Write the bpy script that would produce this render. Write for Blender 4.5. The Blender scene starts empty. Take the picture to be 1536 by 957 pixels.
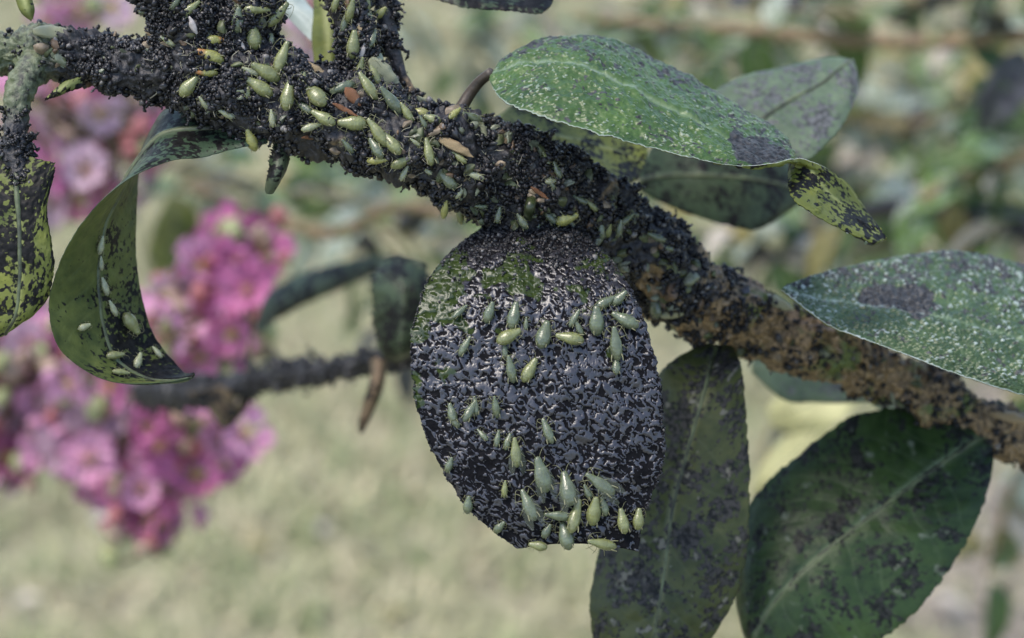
import bpy, math, random
import numpy as np
from mathutils import Vector, Matrix, Euler
from mathutils.bvhtree import BVHTree

R = math.radians
rng = np.random.default_rng(7)
random.seed(7)
scene = bpy.context.scene
col = scene.collection

# ------------------------------------------------------------------ camera, sky, sun, exposure
CAM_Z, PITCH, TAN = 1.35, R(27), 0.6
CAM = np.array([0.0, 0.0, CAM_Z])
FWD = np.array([0, math.cos(PITCH), -math.sin(PITCH)])
UPV = np.array([0, math.sin(PITCH), math.cos(PITCH)])
RGT = np.array([1.0, 0, 0])
cd = bpy.data.cameras.new('camera')
cam = bpy.data.objects.new('camera', cd)
col.objects.link(cam)
cam.location = CAM
cam.rotation_euler = (R(90) - PITCH, 0, 0)
cd.sensor_width = 36
cd.lens = 36 / TAN
cd.clip_start, cd.clip_end = 0.005, 2000
cd.dof.use_dof = True
cd.dof.focus_distance = 0.1985
cd.dof.aperture_fstop = 18.5
cd.dof.aperture_blades = 0
scene.camera = cam

world = bpy.data.worlds.new('World')
scene.world = world
world.use_nodes = True
wn = world.node_tree
sky = wn.nodes.new('ShaderNodeTexSky')
sky.sky_type = 'NISHITA'
sky.sun_disc = False
sky.sun_elevation = R(67)
sky.sun_rotation = R(245)
sky.dust_density = 1.6
sky.ozone_density = 1.0
bg = wn.nodes['Background']
bg.inputs['Strength'].default_value = 0.15
wn.links.new(sky.outputs[0], bg.inputs['Color'])

sd = bpy.data.lights.new('sun', 'SUN')
sun = bpy.data.objects.new('sun', sd)
col.objects.link(sun)
sd.energy = 1.5
sd.angle = R(24)
sd.color = (1.0, 0.92, 0.80)
_az, _el = R(245), R(67)
sdir = Vector((math.sin(_az) * math.cos(_el), math.cos(_az) * math.cos(_el), math.sin(_el)))
sun.rotation_euler = sdir.to_track_quat('Z', 'Y').to_euler()
sun.location = (0, 0, 5)

vs = scene.view_settings
vs.view_transform = 'Standard'
vs.look = 'None'
vs.gamma = 1
vs.exposure = 1.22
scene.cycles.max_bounces = 6
scene.cycles.transparent_max_bounces = 8


# ------------------------------------------------------------------ helpers
def P(px, py, d):
    """a point of the place, d metres in front of the lens, in the direction of a spot of the 1536 wide photograph"""
    return CAM + FWD * d + RGT * ((px - 768) / 1536 * TAN * d) - UPV * ((py - 478.5) / 1536 * TAN * d)


def PXM(d):
    return TAN * d / 1536


_perm = np.random.default_rng(3).permutation(256)
_perm = np.concatenate([_perm, _perm, _perm])
_grad = np.random.default_rng(4).normal(size=(256, 3))
_grad /= np.linalg.norm(_grad, axis=1)[:, None]


def perlin(p):
    p = np.asarray(p, float)
    i = np.floor(p).astype(int)
    f = p - i
    i &= 255
    u = f * f * f * (f * (f * 6 - 15) + 10)
    res = 0
    for dx in (0, 1):
        for dy in (0, 1):
            for dz in (0, 1):
                h = _perm[_perm[_perm[(i[..., 0] + dx) & 255] + ((i[..., 1] + dy) & 255)] + ((i[..., 2] + dz) & 255)]
                g = _grad[h]
                w = (np.where(dx, u[..., 0], 1 - u[..., 0]) * np.where(dy, u[..., 1], 1 - u[..., 1])
                     * np.where(dz, u[..., 2], 1 - u[..., 2]))
                res = res + w * (g[..., 0] * (f[..., 0] - dx) + g[..., 1] * (f[..., 1] - dy) + g[..., 2] * (f[..., 2] - dz))
    return res * 1.6


def fbm(p, o=3, g=0.5):
    a, s, t = 1.0, 0, 0
    for k in range(o):
        s = s + a * perlin(p * (2 ** k) + 17.3 * k)
        t += a
        a *= g
    return s / t


def worley(p):
    """distance to the nearest and second nearest of jittered cell points"""
    i = np.floor(p).astype(int)
    d1 = np.full(p.shape[:-1], 9.0)
    d2 = d1.copy()
    for dx in (-1, 0, 1):
        for dy in (-1, 0, 1):
            for dz in (-1, 0, 1):
                c = i + np.array([dx, dy, dz])
                h = _perm[_perm[_perm[c[..., 0] & 255] + (c[..., 1] & 255)] + (c[..., 2] & 255)]
                q = c + 0.5 + 0.5 * _grad[h] * 0.9
                d = np.linalg.norm(q - p, axis=-1)
                d2 = np.minimum(d2, np.maximum(d1, d))
                d1 = np.minimum(d1, d)
    return d1, d2


def sstep(a, b, x):
    t = np.clip((x - a) / (b - a), 0, 1)
    return t * t * (3 - 2 * t)


def hermite(pts, n, t=None):
    """smooth curve through rows of pts (k, c): n samples, chord length spacing of the first three columns"""
    pts = np.asarray(pts, float)
    if t is None:
        seg = np.linalg.norm(np.diff(pts[:, :3], axis=0), axis=1) + 1e-9
        t = np.concatenate([[0], np.cumsum(seg)])
        t = t / t[-1]
    m = np.zeros_like(pts)
    dd = np.diff(pts, axis=0) / np.diff(t)[:, None]
    m[0], m[-1] = dd[0], dd[-1]
    m[1:-1] = (dd[:-1] * np.diff(t)[1:, None] + dd[1:] * np.diff(t)[:-1, None]) / (t[2:] - t[:-2])[:, None]
    x = np.linspace(0, 1, n)
    k = np.clip(np.searchsorted(t, x, side='right') - 1, 0, len(t) - 2)
    h = (t[k + 1] - t[k])
    s = ((x - t[k]) / h)[:, None]
    h = h[:, None]
    return ((2 * s**3 - 3 * s**2 + 1) * pts[k] + (s**3 - 2 * s**2 + s) * h * m[k]
            + (-2 * s**3 + 3 * s**2) * pts[k + 1] + (s**3 - s**2) * h * m[k + 1]), t


def unit(v):
    return v / (np.linalg.norm(v, axis=-1, keepdims=True) + 1e-12)


def grid_normals(g):
    du = np.gradient(g, axis=0)
    dv = np.gradient(g, axis=1)
    return unit(np.cross(du, dv))


def make_mesh(name, verts, faces, mats, attrs=None, mat_idx=None, smooth=True, uv=None):
    me = bpy.data.meshes.new(name)
    verts = np.asarray(verts, np.float32)
    if isinstance(faces, np.ndarray):
        nf, k = faces.shape
        me.vertices.add(len(verts))
        me.vertices.foreach_set('co', verts.ravel())
        me.loops.add(nf * k)
        me.loops.foreach_set('vertex_index', faces.astype(np.int32).ravel())
        me.polygons.add(nf)
        me.polygons.foreach_set('loop_start', (np.arange(nf) * k).astype(np.int32))
        me.update(calc_edges=True)
        me.validate()
    else:
        me.from_pydata([tuple(map(float, v)) for v in verts], [], faces)
    for m in mats:
        me.materials.append(m)
    if attrs:
        for k, a in attrs.items():
            at = me.attributes.new(k, 'FLOAT', 'POINT')
            at.data.foreach_set('value', np.asarray(a, np.float32).ravel())
    if mat_idx is not None:
        me.polygons.foreach_set('material_index', np.asarray(mat_idx, np.int32))
    if smooth:
        me.polygons.foreach_set('use_smooth', np.ones(len(me.polygons), bool))
    me.update()
    return me


def link(name, me, parent=None, loc=None):
    o = bpy.data.objects.new(name, me)
    col.objects.link(o)
    if parent is not None:
        o.parent = parent
    if loc is not None:
        o.location = loc
    return o


def tag(o, label=None, cat=None, group=None, kind=None):
    if label:
        o['label'] = label
    if cat:
        o['category'] = cat
    if group:
        o['group'] = group
    if kind:
        o['kind'] = kind
    return o


def world_loc(o):
    v = Vector((0, 0, 0))
    while o is not None:
        v = v + o.location
        o = o.parent
    return np.array(v)


def put(name, verts, faces, mats, parent=None, origin=None, **kw):
    """link a mesh whose vertices are given in place; its origin goes to `origin` (parents are never rotated)"""
    verts = np.asarray(verts, float)
    if origin is None:
        origin = verts.mean(axis=0)
    me = make_mesh(name, verts - origin, faces, mats, **kw)
    off = world_loc(parent) if parent is not None else np.zeros(3)
    return link(name, me, parent, Vector(origin - off))


def grid_faces(n, m, off=0, flip=False, wrap=False):
    i = np.arange(n - 1)[:, None] * m
    j = np.arange(m if wrap else m - 1)[None, :]
    j2 = (j + 1) % m
    a, b, c, d = i + j, i + j2, i + m + j2, i + m + j
    f = np.stack([a, b, c, d] if not flip else [a, d, c, b], -1).reshape(-1, 4)
    return f + off


# ------------------------------------------------------------------ materials
class NT:
    def __init__(s, name):
        s.m = bpy.data.materials.new(name)
        s.m.use_nodes = True
        s.t = s.m.node_tree
        s.b = s.t.nodes['Principled BSDF']
        s.out = s.t.nodes['Material Output']
        s._co = None

    def n(s, kind, **kw):
        nd = s.t.nodes.new('ShaderNode' + kind)
        for k, v in kw.items():
            setattr(nd, k, v)
        return nd

    def l(s, a, b):
        s.t.links.new(a, b)

    def co(s):
        if s._co is None:
            s._co = s.n('TexCoord').outputs['Object']
        return s._co

    def attr(s, name):
        return s.n('Attribute', attribute_name=name).outputs['Fac']

    def noise(s, scale, detail=3, rough=0.55, w=None):
        nd = s.n('TexNoise')
        nd.inputs['Scale'].default_value = scale
        nd.inputs['Detail'].default_value = detail
        nd.inputs['Roughness'].default_value = rough
        s.l(s.co(), nd.inputs['Vector'])
        return nd.outputs['Fac']

    def math(s, op, a, b=None, c=None, clamp=False):
        nd = s.n('Math', operation=op, use_clamp=clamp)
        for k, v in enumerate((a, b, c)):
            if v is None:
                continue
            if isinstance(v, (int, float)):
                nd.inputs[k].default_value = v
            else:
                s.l(v, nd.inputs[k])
        return nd.outputs[0]

    def ramp(s, x, lo, hi, a=0.0, b=1.0):
        nd = s.n('MapRange', interpolation_type='SMOOTHSTEP')
        s.l(x, nd.inputs[0])
        for k, v in zip((1, 2, 3, 4), (lo, hi, a, b)):
            nd.inputs[k].default_value = v
        return nd.outputs[0]

    def mix(s, f, a, b):
        nd = s.n('Mix', data_type='RGBA')
        for sock, v in ((nd.inputs[0], f), (nd.inputs[6], a), (nd.inputs[7], b)):
            if isinstance(v, (tuple, list)):
                sock.default_value = (*v, 1)
            elif isinstance(v, (int, float)):
                sock.default_value = v
            else:
                s.l(v, sock)
        return nd.outputs[2]

    def set(s, **kw):
        for k, v in kw.items():
            sock = s.b.inputs[k.replace('_', ' ')]
            if isinstance(v, (int, float)):
                sock.default_value = v
            elif isinstance(v, (tuple, list)):
                sock.default_value = (*v, 1) if len(v) == 3 and sock.type == 'RGBA' else v
            else:
                s.l(v, sock)

    def bump(s, h, dist, strength=1.0):
        nd = s.n('Bump')
        nd.inputs['Distance'].default_value = dist
        nd.inputs['Strength'].default_value = strength
        s.l(h, nd.inputs['Height'])
        s.l(nd.outputs[0], s.b.inputs['Normal'])


def leaf_material(name, dark, light, vein, mold, resid_glint=(0.5, 0.53, 0.52), rough=0.42, mold_rough=0.45,
                  fine=1500, fine_h=0.00006, ior=1.45, coat=0.0, mold2=None, spec=0.3):
    """green blade, pale veins, black mould and pale crust with some glints painted in, each where the blade's own attributes put it"""
    k = NT(name)
    n1 = k.noise(fine * 0.25, 4)
    n2 = k.noise(fine, 3)
    tone = k.math('ADD', k.attr('tone'), k.math('MULTIPLY', k.math('SUBTRACT', n1, 0.5), 0.9), clamp=True)
    c = k.mix(tone, dark, light)
    c = k.mix(k.attr('vein'), c, vein)
    mo = k.ramp(k.math('ADD', k.attr('mold'), k.math('MULTIPLY', k.math('SUBTRACT', n2, 0.5), 0.7)), 0.40, 0.56)
    mc = k.mix(k.ramp(n2, 0.35, 0.7), mold, mold2 or tuple(min(1, 3.0 * x) for x in mold))
    c = k.mix(mo, c, mc)
    rs = k.ramp(k.math('ADD', k.attr('resid_glint'), k.math('MULTIPLY', k.math('SUBTRACT', n2, 0.5), 0.5)), 0.35, 0.75)
    c = k.mix(rs, c, resid_glint)
    k.set(Base_Color=c, IOR=ior, Coat_Weight=coat, Coat_Roughness=0.12, Specular_IOR_Level=k.math('MULTIPLY', k.math('SUBTRACT', 1.0, k.math('MULTIPLY', mo, 0.55)), spec))
    k.set(Roughness=k.math('ADD', k.math('MULTIPLY', mo, mold_rough - rough), rough))
    k.bump(k.math('ADD', n2, k.math('MULTIPLY', n1, 1.5)), fine_h)
    return k.m


GREEN_D, GREEN_L = (0.010, 0.024, 0.007), (0.032, 0.06, 0.016)
OLIVE_D, OLIVE_L = (0.055, 0.072, 0.014), (0.15, 0.165, 0.03)
SOOT = (0.004, 0.004, 0.004)
VEIN = (0.10, 0.13, 0.07)
def glossy_material():
    """dry black soot in the cracks, sticky honeydew film (attribute resid) with violet sky sheen painted in over the raised flakes, green blade where soot is thin"""
    k = NT('glossy sooty leaf')
    n1, n2 = k.noise(700, 4), k.noise(3000, 3)
    green = k.mix(k.attr('tone'), (0.010, 0.018, 0.006), (0.04, 0.058, 0.014))
    soot = k.mix(n1, (0.002, 0.002, 0.0025), (0.008, 0.008, 0.010))
    mo = k.ramp(k.math('ADD', k.attr('mold'), k.math('MULTIPLY', k.math('SUBTRACT', n2, 0.5), 0.6)), 0.36, 0.62)
    film = k.ramp(k.math('ADD', k.attr('resid_glint'), k.math('MULTIPLY', k.math('SUBTRACT', n2, 0.5), 0.5)), 0.35, 0.6)
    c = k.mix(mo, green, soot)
    c = k.mix(k.math('MULTIPLY', film, 0.6), c, k.mix(mo, (0.028, 0.042, 0.016), (0.026, 0.025, 0.034)))  # film colour has some violet sky sheen painted in
    k.set(Base_Color=c, IOR=1.55, Roughness=k.ramp(film, 0, 1, 0.65, 0.36), Coat_Weight=k.math('MULTIPLY', film, 0.15), Coat_Roughness=0.3,
          Specular_IOR_Level=k.math('MULTIPLY', k.ramp(film, 0, 1, 0.06, 0.62), k.ramp(mo, 0, 1, 0.45, 1.0)))
    k.bump(k.math('ADD', n2, n1), 0.00006)
    return k.m


M_glossy = glossy_material()
M_top = leaf_material('speckled leaf top', (0.018, 0.045, 0.009), (0.065, 0.118, 0.024), (0.11, 0.16, 0.07), (0.018, 0.019, 0.02),
                      resid_glint=(0.15, 0.195, 0.14), mold2=(0.06, 0.062, 0.064), rough=0.38, spec=0.45)  # pale fleck colour paints wet glints along with crust
M_crusted = leaf_material('crusted leaf top', (0.02, 0.042, 0.014), (0.06, 0.1, 0.035), (0.11, 0.16, 0.09), (0.018, 0.019, 0.02),
                          resid_glint=(0.27, 0.32, 0.29), mold2=(0.07, 0.072, 0.074), rough=0.36, spec=0.5)  # crust colour also carries painted highlights of the quilting
M_under = leaf_material('leaf underside', OLIVE_D, OLIVE_L, (0.2, 0.22, 0.08), SOOT, rough=0.55, mold_rough=0.5)
M_green = leaf_material('green leaf', GREEN_D, GREEN_L, VEIN, (0.005, 0.006, 0.006), resid_glint=(0.10, 0.12, 0.085), rough=0.45, mold2=(0.026, 0.028, 0.026))
M_long = leaf_material('long leaf', (0.018, 0.028, 0.009), (0.062, 0.07, 0.022), (0.11, 0.12, 0.06), (0.010, 0.011, 0.011), resid_glint=(0.13, 0.125, 0.10), rough=0.42, mold2=(0.05, 0.048, 0.046))
M_curl_under = leaf_material('curled leaf underside', (0.03, 0.045, 0.010), (0.095, 0.115, 0.026), (0.12, 0.14, 0.05), SOOT, rough=0.55, mold_rough=0.5)
M_curl = leaf_material('curled leaf top', (0.02, 0.038, 0.022), (0.042, 0.068, 0.036), (0.08, 0.11, 0.07), SOOT, rough=0.45)
M_grey = leaf_material('grey green leaf', (0.045, 0.068, 0.042), (0.10, 0.14, 0.085), (0.13, 0.165, 0.1), (0.035, 0.037, 0.038),
                       resid_glint=(0.32, 0.37, 0.34), rough=0.5)
M_pale = leaf_material('pale dry leaf', (0.22, 0.22, 0.1), (0.42, 0.40, 0.2), (0.4, 0.38, 0.2), (0.12, 0.11, 0.06), rough=0.6)
M_wither = leaf_material('withered leaf', (0.05, 0.04, 0.02), (0.12, 0.085, 0.045), (0.15, 0.1, 0.06), SOOT, rough=0.6)
M_darkleaf = leaf_material('sooty leaf', (0.012, 0.02, 0.010), (0.035, 0.055, 0.026), (0.06, 0.075, 0.045), SOOT,
                           resid_glint=(0.22, 0.25, 0.22), rough=0.45)


def simple(name, base, rough=0.5, noise=None, var=0.4, bump=None, sss=0.0, **kw):
    k = NT(name)
    if noise:
        n1 = k.noise(noise, 4)
        k.set(Base_Color=k.mix(k.ramp(n1, 0.3, 0.7), tuple(x * (1 - var) for x in base), tuple(min(1, x * (1 + var)) for x in base)))
        if bump:
            k.bump(n1, bump)
    else:
        k.set(Base_Color=base)
    k.set(Roughness=rough, Subsurface_Weight=sss, **kw)
    if sss:
        k.b.inputs['Subsurface Radius'].default_value = (1, 1, 0.4)
        k.b.inputs['Subsurface Scale'].default_value = 0.0006
    return k.m


def bark_material():
    k = NT('sooty bark')
    n1 = k.noise(320, 5)
    n2 = k.noise(1400, 4)
    bare = k.ramp(k.math('ADD', k.attr('bare'), k.math('MULTIPLY', k.math('SUBTRACT', n1, 0.5), 0.9)), 0.4, 0.62)
    brown = k.mix(k.ramp(n2, 0.3, 0.7), (0.07, 0.046, 0.022), (0.3, 0.205, 0.105))
    brown = k.mix(k.ramp(k.noise(190, 3), 0.52, 0.66), brown, (0.1, 0.13, 0.035))
    soot = k.mix(k.ramp(n2, 0.4, 0.75), (0.010, 0.010, 0.012), (0.035, 0.032, 0.034))
    c = k.mix(bare, soot, brown)
    c = k.mix(k.ramp(k.attr('pale'), 0.3, 0.8), c, k.mix(k.ramp(n2, 0.3, 0.7), k.mix(k.ramp(n1, 0.42, 0.55), (0.012, 0.013, 0.010), (0.05, 0.065, 0.018)), (0.13, 0.15, 0.085)))
    k.set(Base_Color=c, Roughness=0.55)
    k.bump(k.math('ADD', n2, k.math('MULTIPLY', n1, 2)), 0.0003)
    return k.m


M_bark = bark_material()


def crust_material():
    k = NT('sooty mould crust')
    a = k.attr('tone')
    n2 = k.noise(2200, 3)
    c = k.mix(a, (0.003, 0.003, 0.0035), (0.020, 0.0195, 0.022))
    c = k.mix(k.ramp(a, 0.93, 0.99), c, (0.16, 0.15, 0.14))
    k.set(Base_Color=c, Roughness=0.38, IOR=1.5, Specular_IOR_Level=0.4)
    k.bump(n2, 0.00008)
    return k.m


M_crust = crust_material()


def aphid_material(name, base, head, rough=0.3):
    k = NT(name)
    t = k.attr('along')
    n = k.noise(2.2, 3)     # aphid meshes are about one unit long before scaling
    rnd = k.n('ObjectInfo').outputs['Random']
    c = k.mix(k.ramp(n, 0.35, 0.7), tuple(0.7 * x for x in base), tuple(1.3 * x for x in base))
    c = k.mix(k.math('MULTIPLY', rnd, 0.4), c, tuple(0.55 * x for x in base))
    c = k.mix(k.ramp(t, 0.6, 0.85), c, head)
    c = k.mix(k.math('MULTIPLY', k.attr('band'), 0.22), c, tuple(0.4 * x for x in base))
    k.set(Base_Color=c, Roughness=rough, Subsurface_Weight=0.5, Coat_Weight=0.25, Coat_Roughness=0.1)
    k.b.inputs['Subsurface Radius'].default_value = (1, 1, 0.3)
    k.b.inputs['Subsurface Scale'].default_value = 0.0005
    k.bump(k.noise(14, 2), 0.00006)
    return k.m


AM = {'green': aphid_material('green aphid', (0.20, 0.215, 0.085), (0.17, 0.185, 0.08)),
      'grey': aphid_material('grey green aphid', (0.12, 0.145, 0.085), (0.10, 0.12, 0.07), 0.2),
      'orange': aphid_material('orange headed aphid', (0.27, 0.27, 0.075), (0.30, 0.14, 0.04)),
      'yellow': aphid_material('yellow aphid', (0.29, 0.285, 0.085), (0.26, 0.255, 0.08)),
      'pale': aphid_material('pale aphid', (0.3, 0.315, 0.19), (0.28, 0.3, 0.18))}
M_limb = simple('aphid limb', (0.13, 0.13, 0.06), 0.4)
M_eye = simple('aphid eye', (0.03, 0.008, 0.006), 0.2)

kw_ = NT('aphid wing')
kw_.set(Base_Color=(0.2, 0.23, 0.17), Roughness=0.35, Alpha=0.16, Specular_IOR_Level=0.2)
M_wing = kw_.m
M_husk = simple('tan husk', (0.42, 0.31, 0.17), 0.5, noise=900, var=0.45, bump=0.00015)
M_brown = simple('brown bud scale', (0.2, 0.085, 0.035), 0.4, noise=900, var=0.5, bump=0.0001)
M_budgreen = simple('pale bud', (0.33, 0.33, 0.2), 0.5, noise=700, var=0.5, bump=0.0001)
M_white = simple('shed skin', (0.34, 0.31, 0.29), 0.5, noise=1200, var=0.25)


# ------------------------------------------------------------------ ground
def ground_material():
    k = NT('lawn soil')
    a, b = k.noise(9, 5), k.noise(60, 5)
    c = k.mix(k.ramp(a, 0.35, 0.65), (0.3, 0.27, 0.17), (0.18, 0.2, 0.09))
    c = k.mix(k.ramp(b, 0.4, 0.7), c, (0.38, 0.34, 0.24))
    k.set(Base_Color=c, Roughness=0.95)
    k.bump(b, 0.02)
    return k.m


M_ground = ground_material()
tag(put('ground', [(-600, -600, 0), (600, -600, 0), (600, 600, 0), (-600, 600, 0)], [(0, 1, 2, 3)], [M_ground], origin=np.zeros(3)),
    'pale lawn soil spreading under the plants', kind='structure')

# bare soil and litter under the shrub
th = np.linspace(0, 2 * math.pi, 60, endpoint=False)
rad = 1 + 0.16 * np.sin(3 * th + 1) + 0.08 * np.sin(7 * th) + 0.04 * rng.normal(size=60)
sv = np.stack([1.2 + 0.82 * rad * np.cos(th), 1.75 + 0.8 * rad * np.sin(th), np.full(60, 0.004)], -1)
k = NT('leaf litter soil')
k.set(Base_Color=k.mix(k.ramp(k.noise(45, 5), 0.35, 0.68), (0.09, 0.075, 0.055), (0.36, 0.31, 0.24)), Roughness=0.95)
k.bump(k.noise(80, 4), 0.015)
tag(put('soil_bed', sv, [tuple(range(60))], [k.m], origin=np.array([1.2, 1.75, 0.004]), smooth=False),
    'brown bare soil strewn with litter under the shrub', kind='structure')


def grass():
    n = 90000
    y = rng.uniform(0.9, 7.0, n) ** 1.0
    x = rng.uniform(-1, 1, n) * (0.45 * y + 0.5)
    base = np.stack([x, y, np.zeros(n)], -1)
    clump = fbm(base * np.array([7, 7, 1]) + 3, 2)
    d = (x - 1.2) ** 2 / 0.64 + (y - 1.75) ** 2 / 0.6
    keep = (clump + rng.uniform(-0.5, 0.5, n) > -0.35) & ((d > 1.0) | (rng.random(n) < 0.12))
    base, clump = base[keep], clump[keep]
    n = len(base)
    h = rng.uniform(0.012, 0.04, n) * (1 + 0.4 * clump)
    a = rng.uniform(0, 2 * math.pi, n)
    lean = rng.uniform(0.6, 2.6, n)[:, None] * h[:, None]
    dirv = np.stack([np.cos(a), np.sin(a), np.zeros(n)], -1)
    w = np.stack([-np.sin(a), np.cos(a), np.zeros(n)], -1) * rng.uniform(0.002, 0.0045, n)[:, None]
    z = np.array([0, 0, 1.0])
    v = np.stack([base - w, base + w, base + dirv * lean * 0.35 + z * h[:, None] * 0.6 + w * 0.8,
                  base + dirv * lean * 0.35 + z * h[:, None] * 0.6 - w * 0.8, base + dirv * lean + z * h[:, None]], 1)
    i = np.arange(n)[:, None] * 5
    f = np.concatenate([i + [0, 1, 2], i + [0, 2, 3], i + [3, 2, 4]], 0)
    tone = np.clip(0.5 + 1.5 * fbm(base * np.array([15, 15, 1]) + 9, 3) + rng.normal(0, 0.25, n), 0, 1)
    k = NT('grass blades')
    c = k.mix(k.attr('tone'), (0.46, 0.40, 0.25), (0.18, 0.22, 0.085))
    k.set(Base_Color=c, Roughness=0.6)
    tag(put('grass', v.reshape(-1, 3), f, [k.m], origin=np.zeros(3), attrs={'tone': np.repeat(tone, 5)}, smooth=False),
        'short pale green lawn grass mixed with straw', 'grass', kind='stuff')


grass()


# ------------------------------------------------------------------ leaves
def blade(name, sections, nu, nv, mats, parent, thick=0.00025, relief=None, edge=0.02, edge_f=2500, veins=True,
          label=None, midrib=None, mold=0.3, resid_glint=0.0, fn=None, seed=0, vein_amp=0.00018, rib_mat=None):
    """a leaf blade through measured cross-sections (near margin, midrib, far margin): two skins and a rim.
    fn(pos_mm, su, sv, u, v) -> dict of height (m), mold, resid, tone may override"""
    S = np.array([[P(*q) for q in s] for s in sections])                # k,3,3
    t = None
    seg = np.linalg.norm(np.diff(S[:, 1], axis=0), axis=1) + 0.3 * np.linalg.norm(np.diff(S[:, 0], axis=0), axis=1) + 1e-6
    t = np.concatenate([[0], np.cumsum(seg)])
    t /= t[-1]
    flat, _ = hermite(S.reshape(len(S), 9), nu, t)
    A, M, B = flat[:, 0:3], flat[:, 3:6], flat[:, 6:9]
    v = np.linspace(-1, 1, nv)
    u = np.linspace(0, 1, nu)
    U, V = np.meshgrid(u, v, indexing='ij')
    jag = 1 + edge * (perlin(np.stack([u * 40, np.full(nu, seed + 0.3), np.zeros(nu)], -1)) + 0.7 * perlin(np.stack([u * 130, np.full(nu, seed + 5.3), np.zeros(nu)], -1)))
    jag2 = 1 + edge * (perlin(np.stack([u * 40, np.full(nu, seed + 9.3), np.zeros(nu)], -1)) + 0.7 * perlin(np.stack([u * 130, np.full(nu, seed + 15.3), np.zeros(nu)], -1)))
    Vj = np.where(V < 0, V * (1 + (jag[:, None] - 1) * np.abs(V) ** 3), V * (1 + (jag2[:, None] - 1) * np.abs(V) ** 3))
    g = M[:, None] + Vj[..., None] * (B - A)[:, None] / 2 + (Vj ** 2)[..., None] * ((A + B) / 2 - M)[:, None]
    N = grid_normals(g)
    su = np.concatenate([[0], np.cumsum(np.linalg.norm(np.diff(M, axis=0), axis=1))])[:, None] * 1000 + 0 * V
    wid = np.linalg.norm(B - A, axis=1)[:, None] * 1000
    sv_ = V * wid / 2
    pm = np.stack([su, sv_, np.full_like(su, seed * 7.7)], -1)          # millimetres on the blade
    # side veins leave the midrib at a slant and curve towards the tip
    ph = (su - 0.75 * np.abs(sv_)) / 3.6 + 0.6 * perlin(pm * 0.11) + np.where(V > 0, 0.5, 0)
    side = np.exp(-((ph - np.round(ph)) / 0.055) ** 2) * sstep(1.0, 0.75, np.abs(V)) * 0.16
    rib = np.exp(-(sv_ / (0.35 + 0.25 * (1 - U))) ** 2)
    vein = np.clip(np.maximum(side if veins else 0 * side, rib), 0, 1)
    mo = np.clip(0.5 + 0.6 * fbm(pm * 0.24 + 3.1, 2) + 0.75 * fbm(pm * 1.4 + 33, 4, 0.6) + (mold - 0.5) * 1.2, 0, 1)
    rs = np.clip(resid_glint * sstep(0.05, 0.6, fbm(pm * 0.45 + 61, 4)), 0, 1)
    tone = np.clip(0.45 + 0.7 * fbm(pm * 0.15 + 31, 3) + 0.5 * fbm(pm * 0.8 + 131, 3), 0, 1)
    hgt = -vein_amp * vein + 0.00035 * fbm(pm * 0.2 + 11, 2) + 0.00012 * mo * perlin(pm * 1.4)
    puff = 0.00003 * np.cos(2 * math.pi * ph) * -1 * sstep(1, .6, np.abs(V))
    hgt = hgt + puff
    if fn:
        r = fn(pm, su, sv_, U, V, vein)
        hgt = r.get('h', hgt)
        mo = r.get('mold', mo)
        rs = r.get('resid_glint', rs)
        tone = r.get('tone', tone)
        vein = r.get('vein', vein)
    fade = sstep(1.0, 0.93, np.abs(V)) * 0.7 + 0.3
    top = g + N * (hgt * fade)[..., None]
    bot = g - N * (thick * (0.35 + 0.65 * sstep(1, 0.8, np.abs(V))))[..., None] + N * (np.minimum(hgt, 0) * fade)[..., None]
    n = nu * nv
    faces = [grid_faces(nu, nv, 0), grid_faces(nu, nv, n, flip=True)]
    ring = np.concatenate([np.arange(nv), np.arange(1, nu) * nv + nv - 1, (nu - 1) * nv + np.arange(nv - 2, -1, -1), np.arange(nu - 2, 0, -1) * nv])
    nx = np.roll(ring, -1)
    faces.append(np.stack([nx, ring, ring + n, nx + n], -1))
    mi = np.concatenate([np.zeros(len(faces[0])), np.ones(len(faces[1])), np.ones(len(faces[2]))])
    mo_b = np.clip(0.5 + 0.55 * fbm(pm * 0.3 + 77, 2) + 0.8 * fbm(pm * 1.6 + 7, 4, 0.6) + (mold - 0.5) * 1.0, 0, 1)
    at = {'mold': np.concatenate([mo.ravel(), mo_b.ravel()]), 'resid_glint': np.concatenate([rs.ravel(), 0 * rs.ravel()]),
          'tone': np.concatenate([tone.ravel(), tone.ravel()]), 'vein': np.concatenate([vein.ravel(), (vein * 0.8).ravel()])}
    o = put(name, np.concatenate([top.reshape(-1, 3), bot.reshape(-1, 3)]), np.concatenate(faces), mats, parent, origin=M[0],
            attrs=at, mat_idx=mi)
    if label:
        o['label'] = label
    if midrib:
        rr = np.linspace(midrib, midrib * 0.35, nu)
        step = max(1, nu // 60)
        cen = (top[:, nv // 2] if nv % 2 else 0.5 * (top[:, nv // 2 - 1] + top[:, nv // 2]))
        cen = 0.5 * (cen + bot[:, nv // 2])
        tube_obj('midrib', cen[::step], rr[::step] + thick * 0.5, rib_mat or M_rib, o, ring=8)
    return o


def tube_verts(C, r, ring=10, fn=None):
    C = np.asarray(C, float)
    T = unit(np.gradient(C, axis=0))
    ref = np.array([0.13, 0.2, 0.97])
    ups = []
    a = unit(np.cross(T[0], ref))
    for t in T:
        a = unit(a - t * np.dot(a, t))
        ups.append(a)
    Aa = np.array(ups)
    Bb = np.cross(T, Aa)
    th = np.linspace(0, 2 * math.pi, ring, endpoint=False)
    nrm = Aa[:, None] * np.cos(th)[None, :, None] + Bb[:, None] * np.sin(th)[None, :, None]
    return C, nrm, np.asarray(r)


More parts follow.
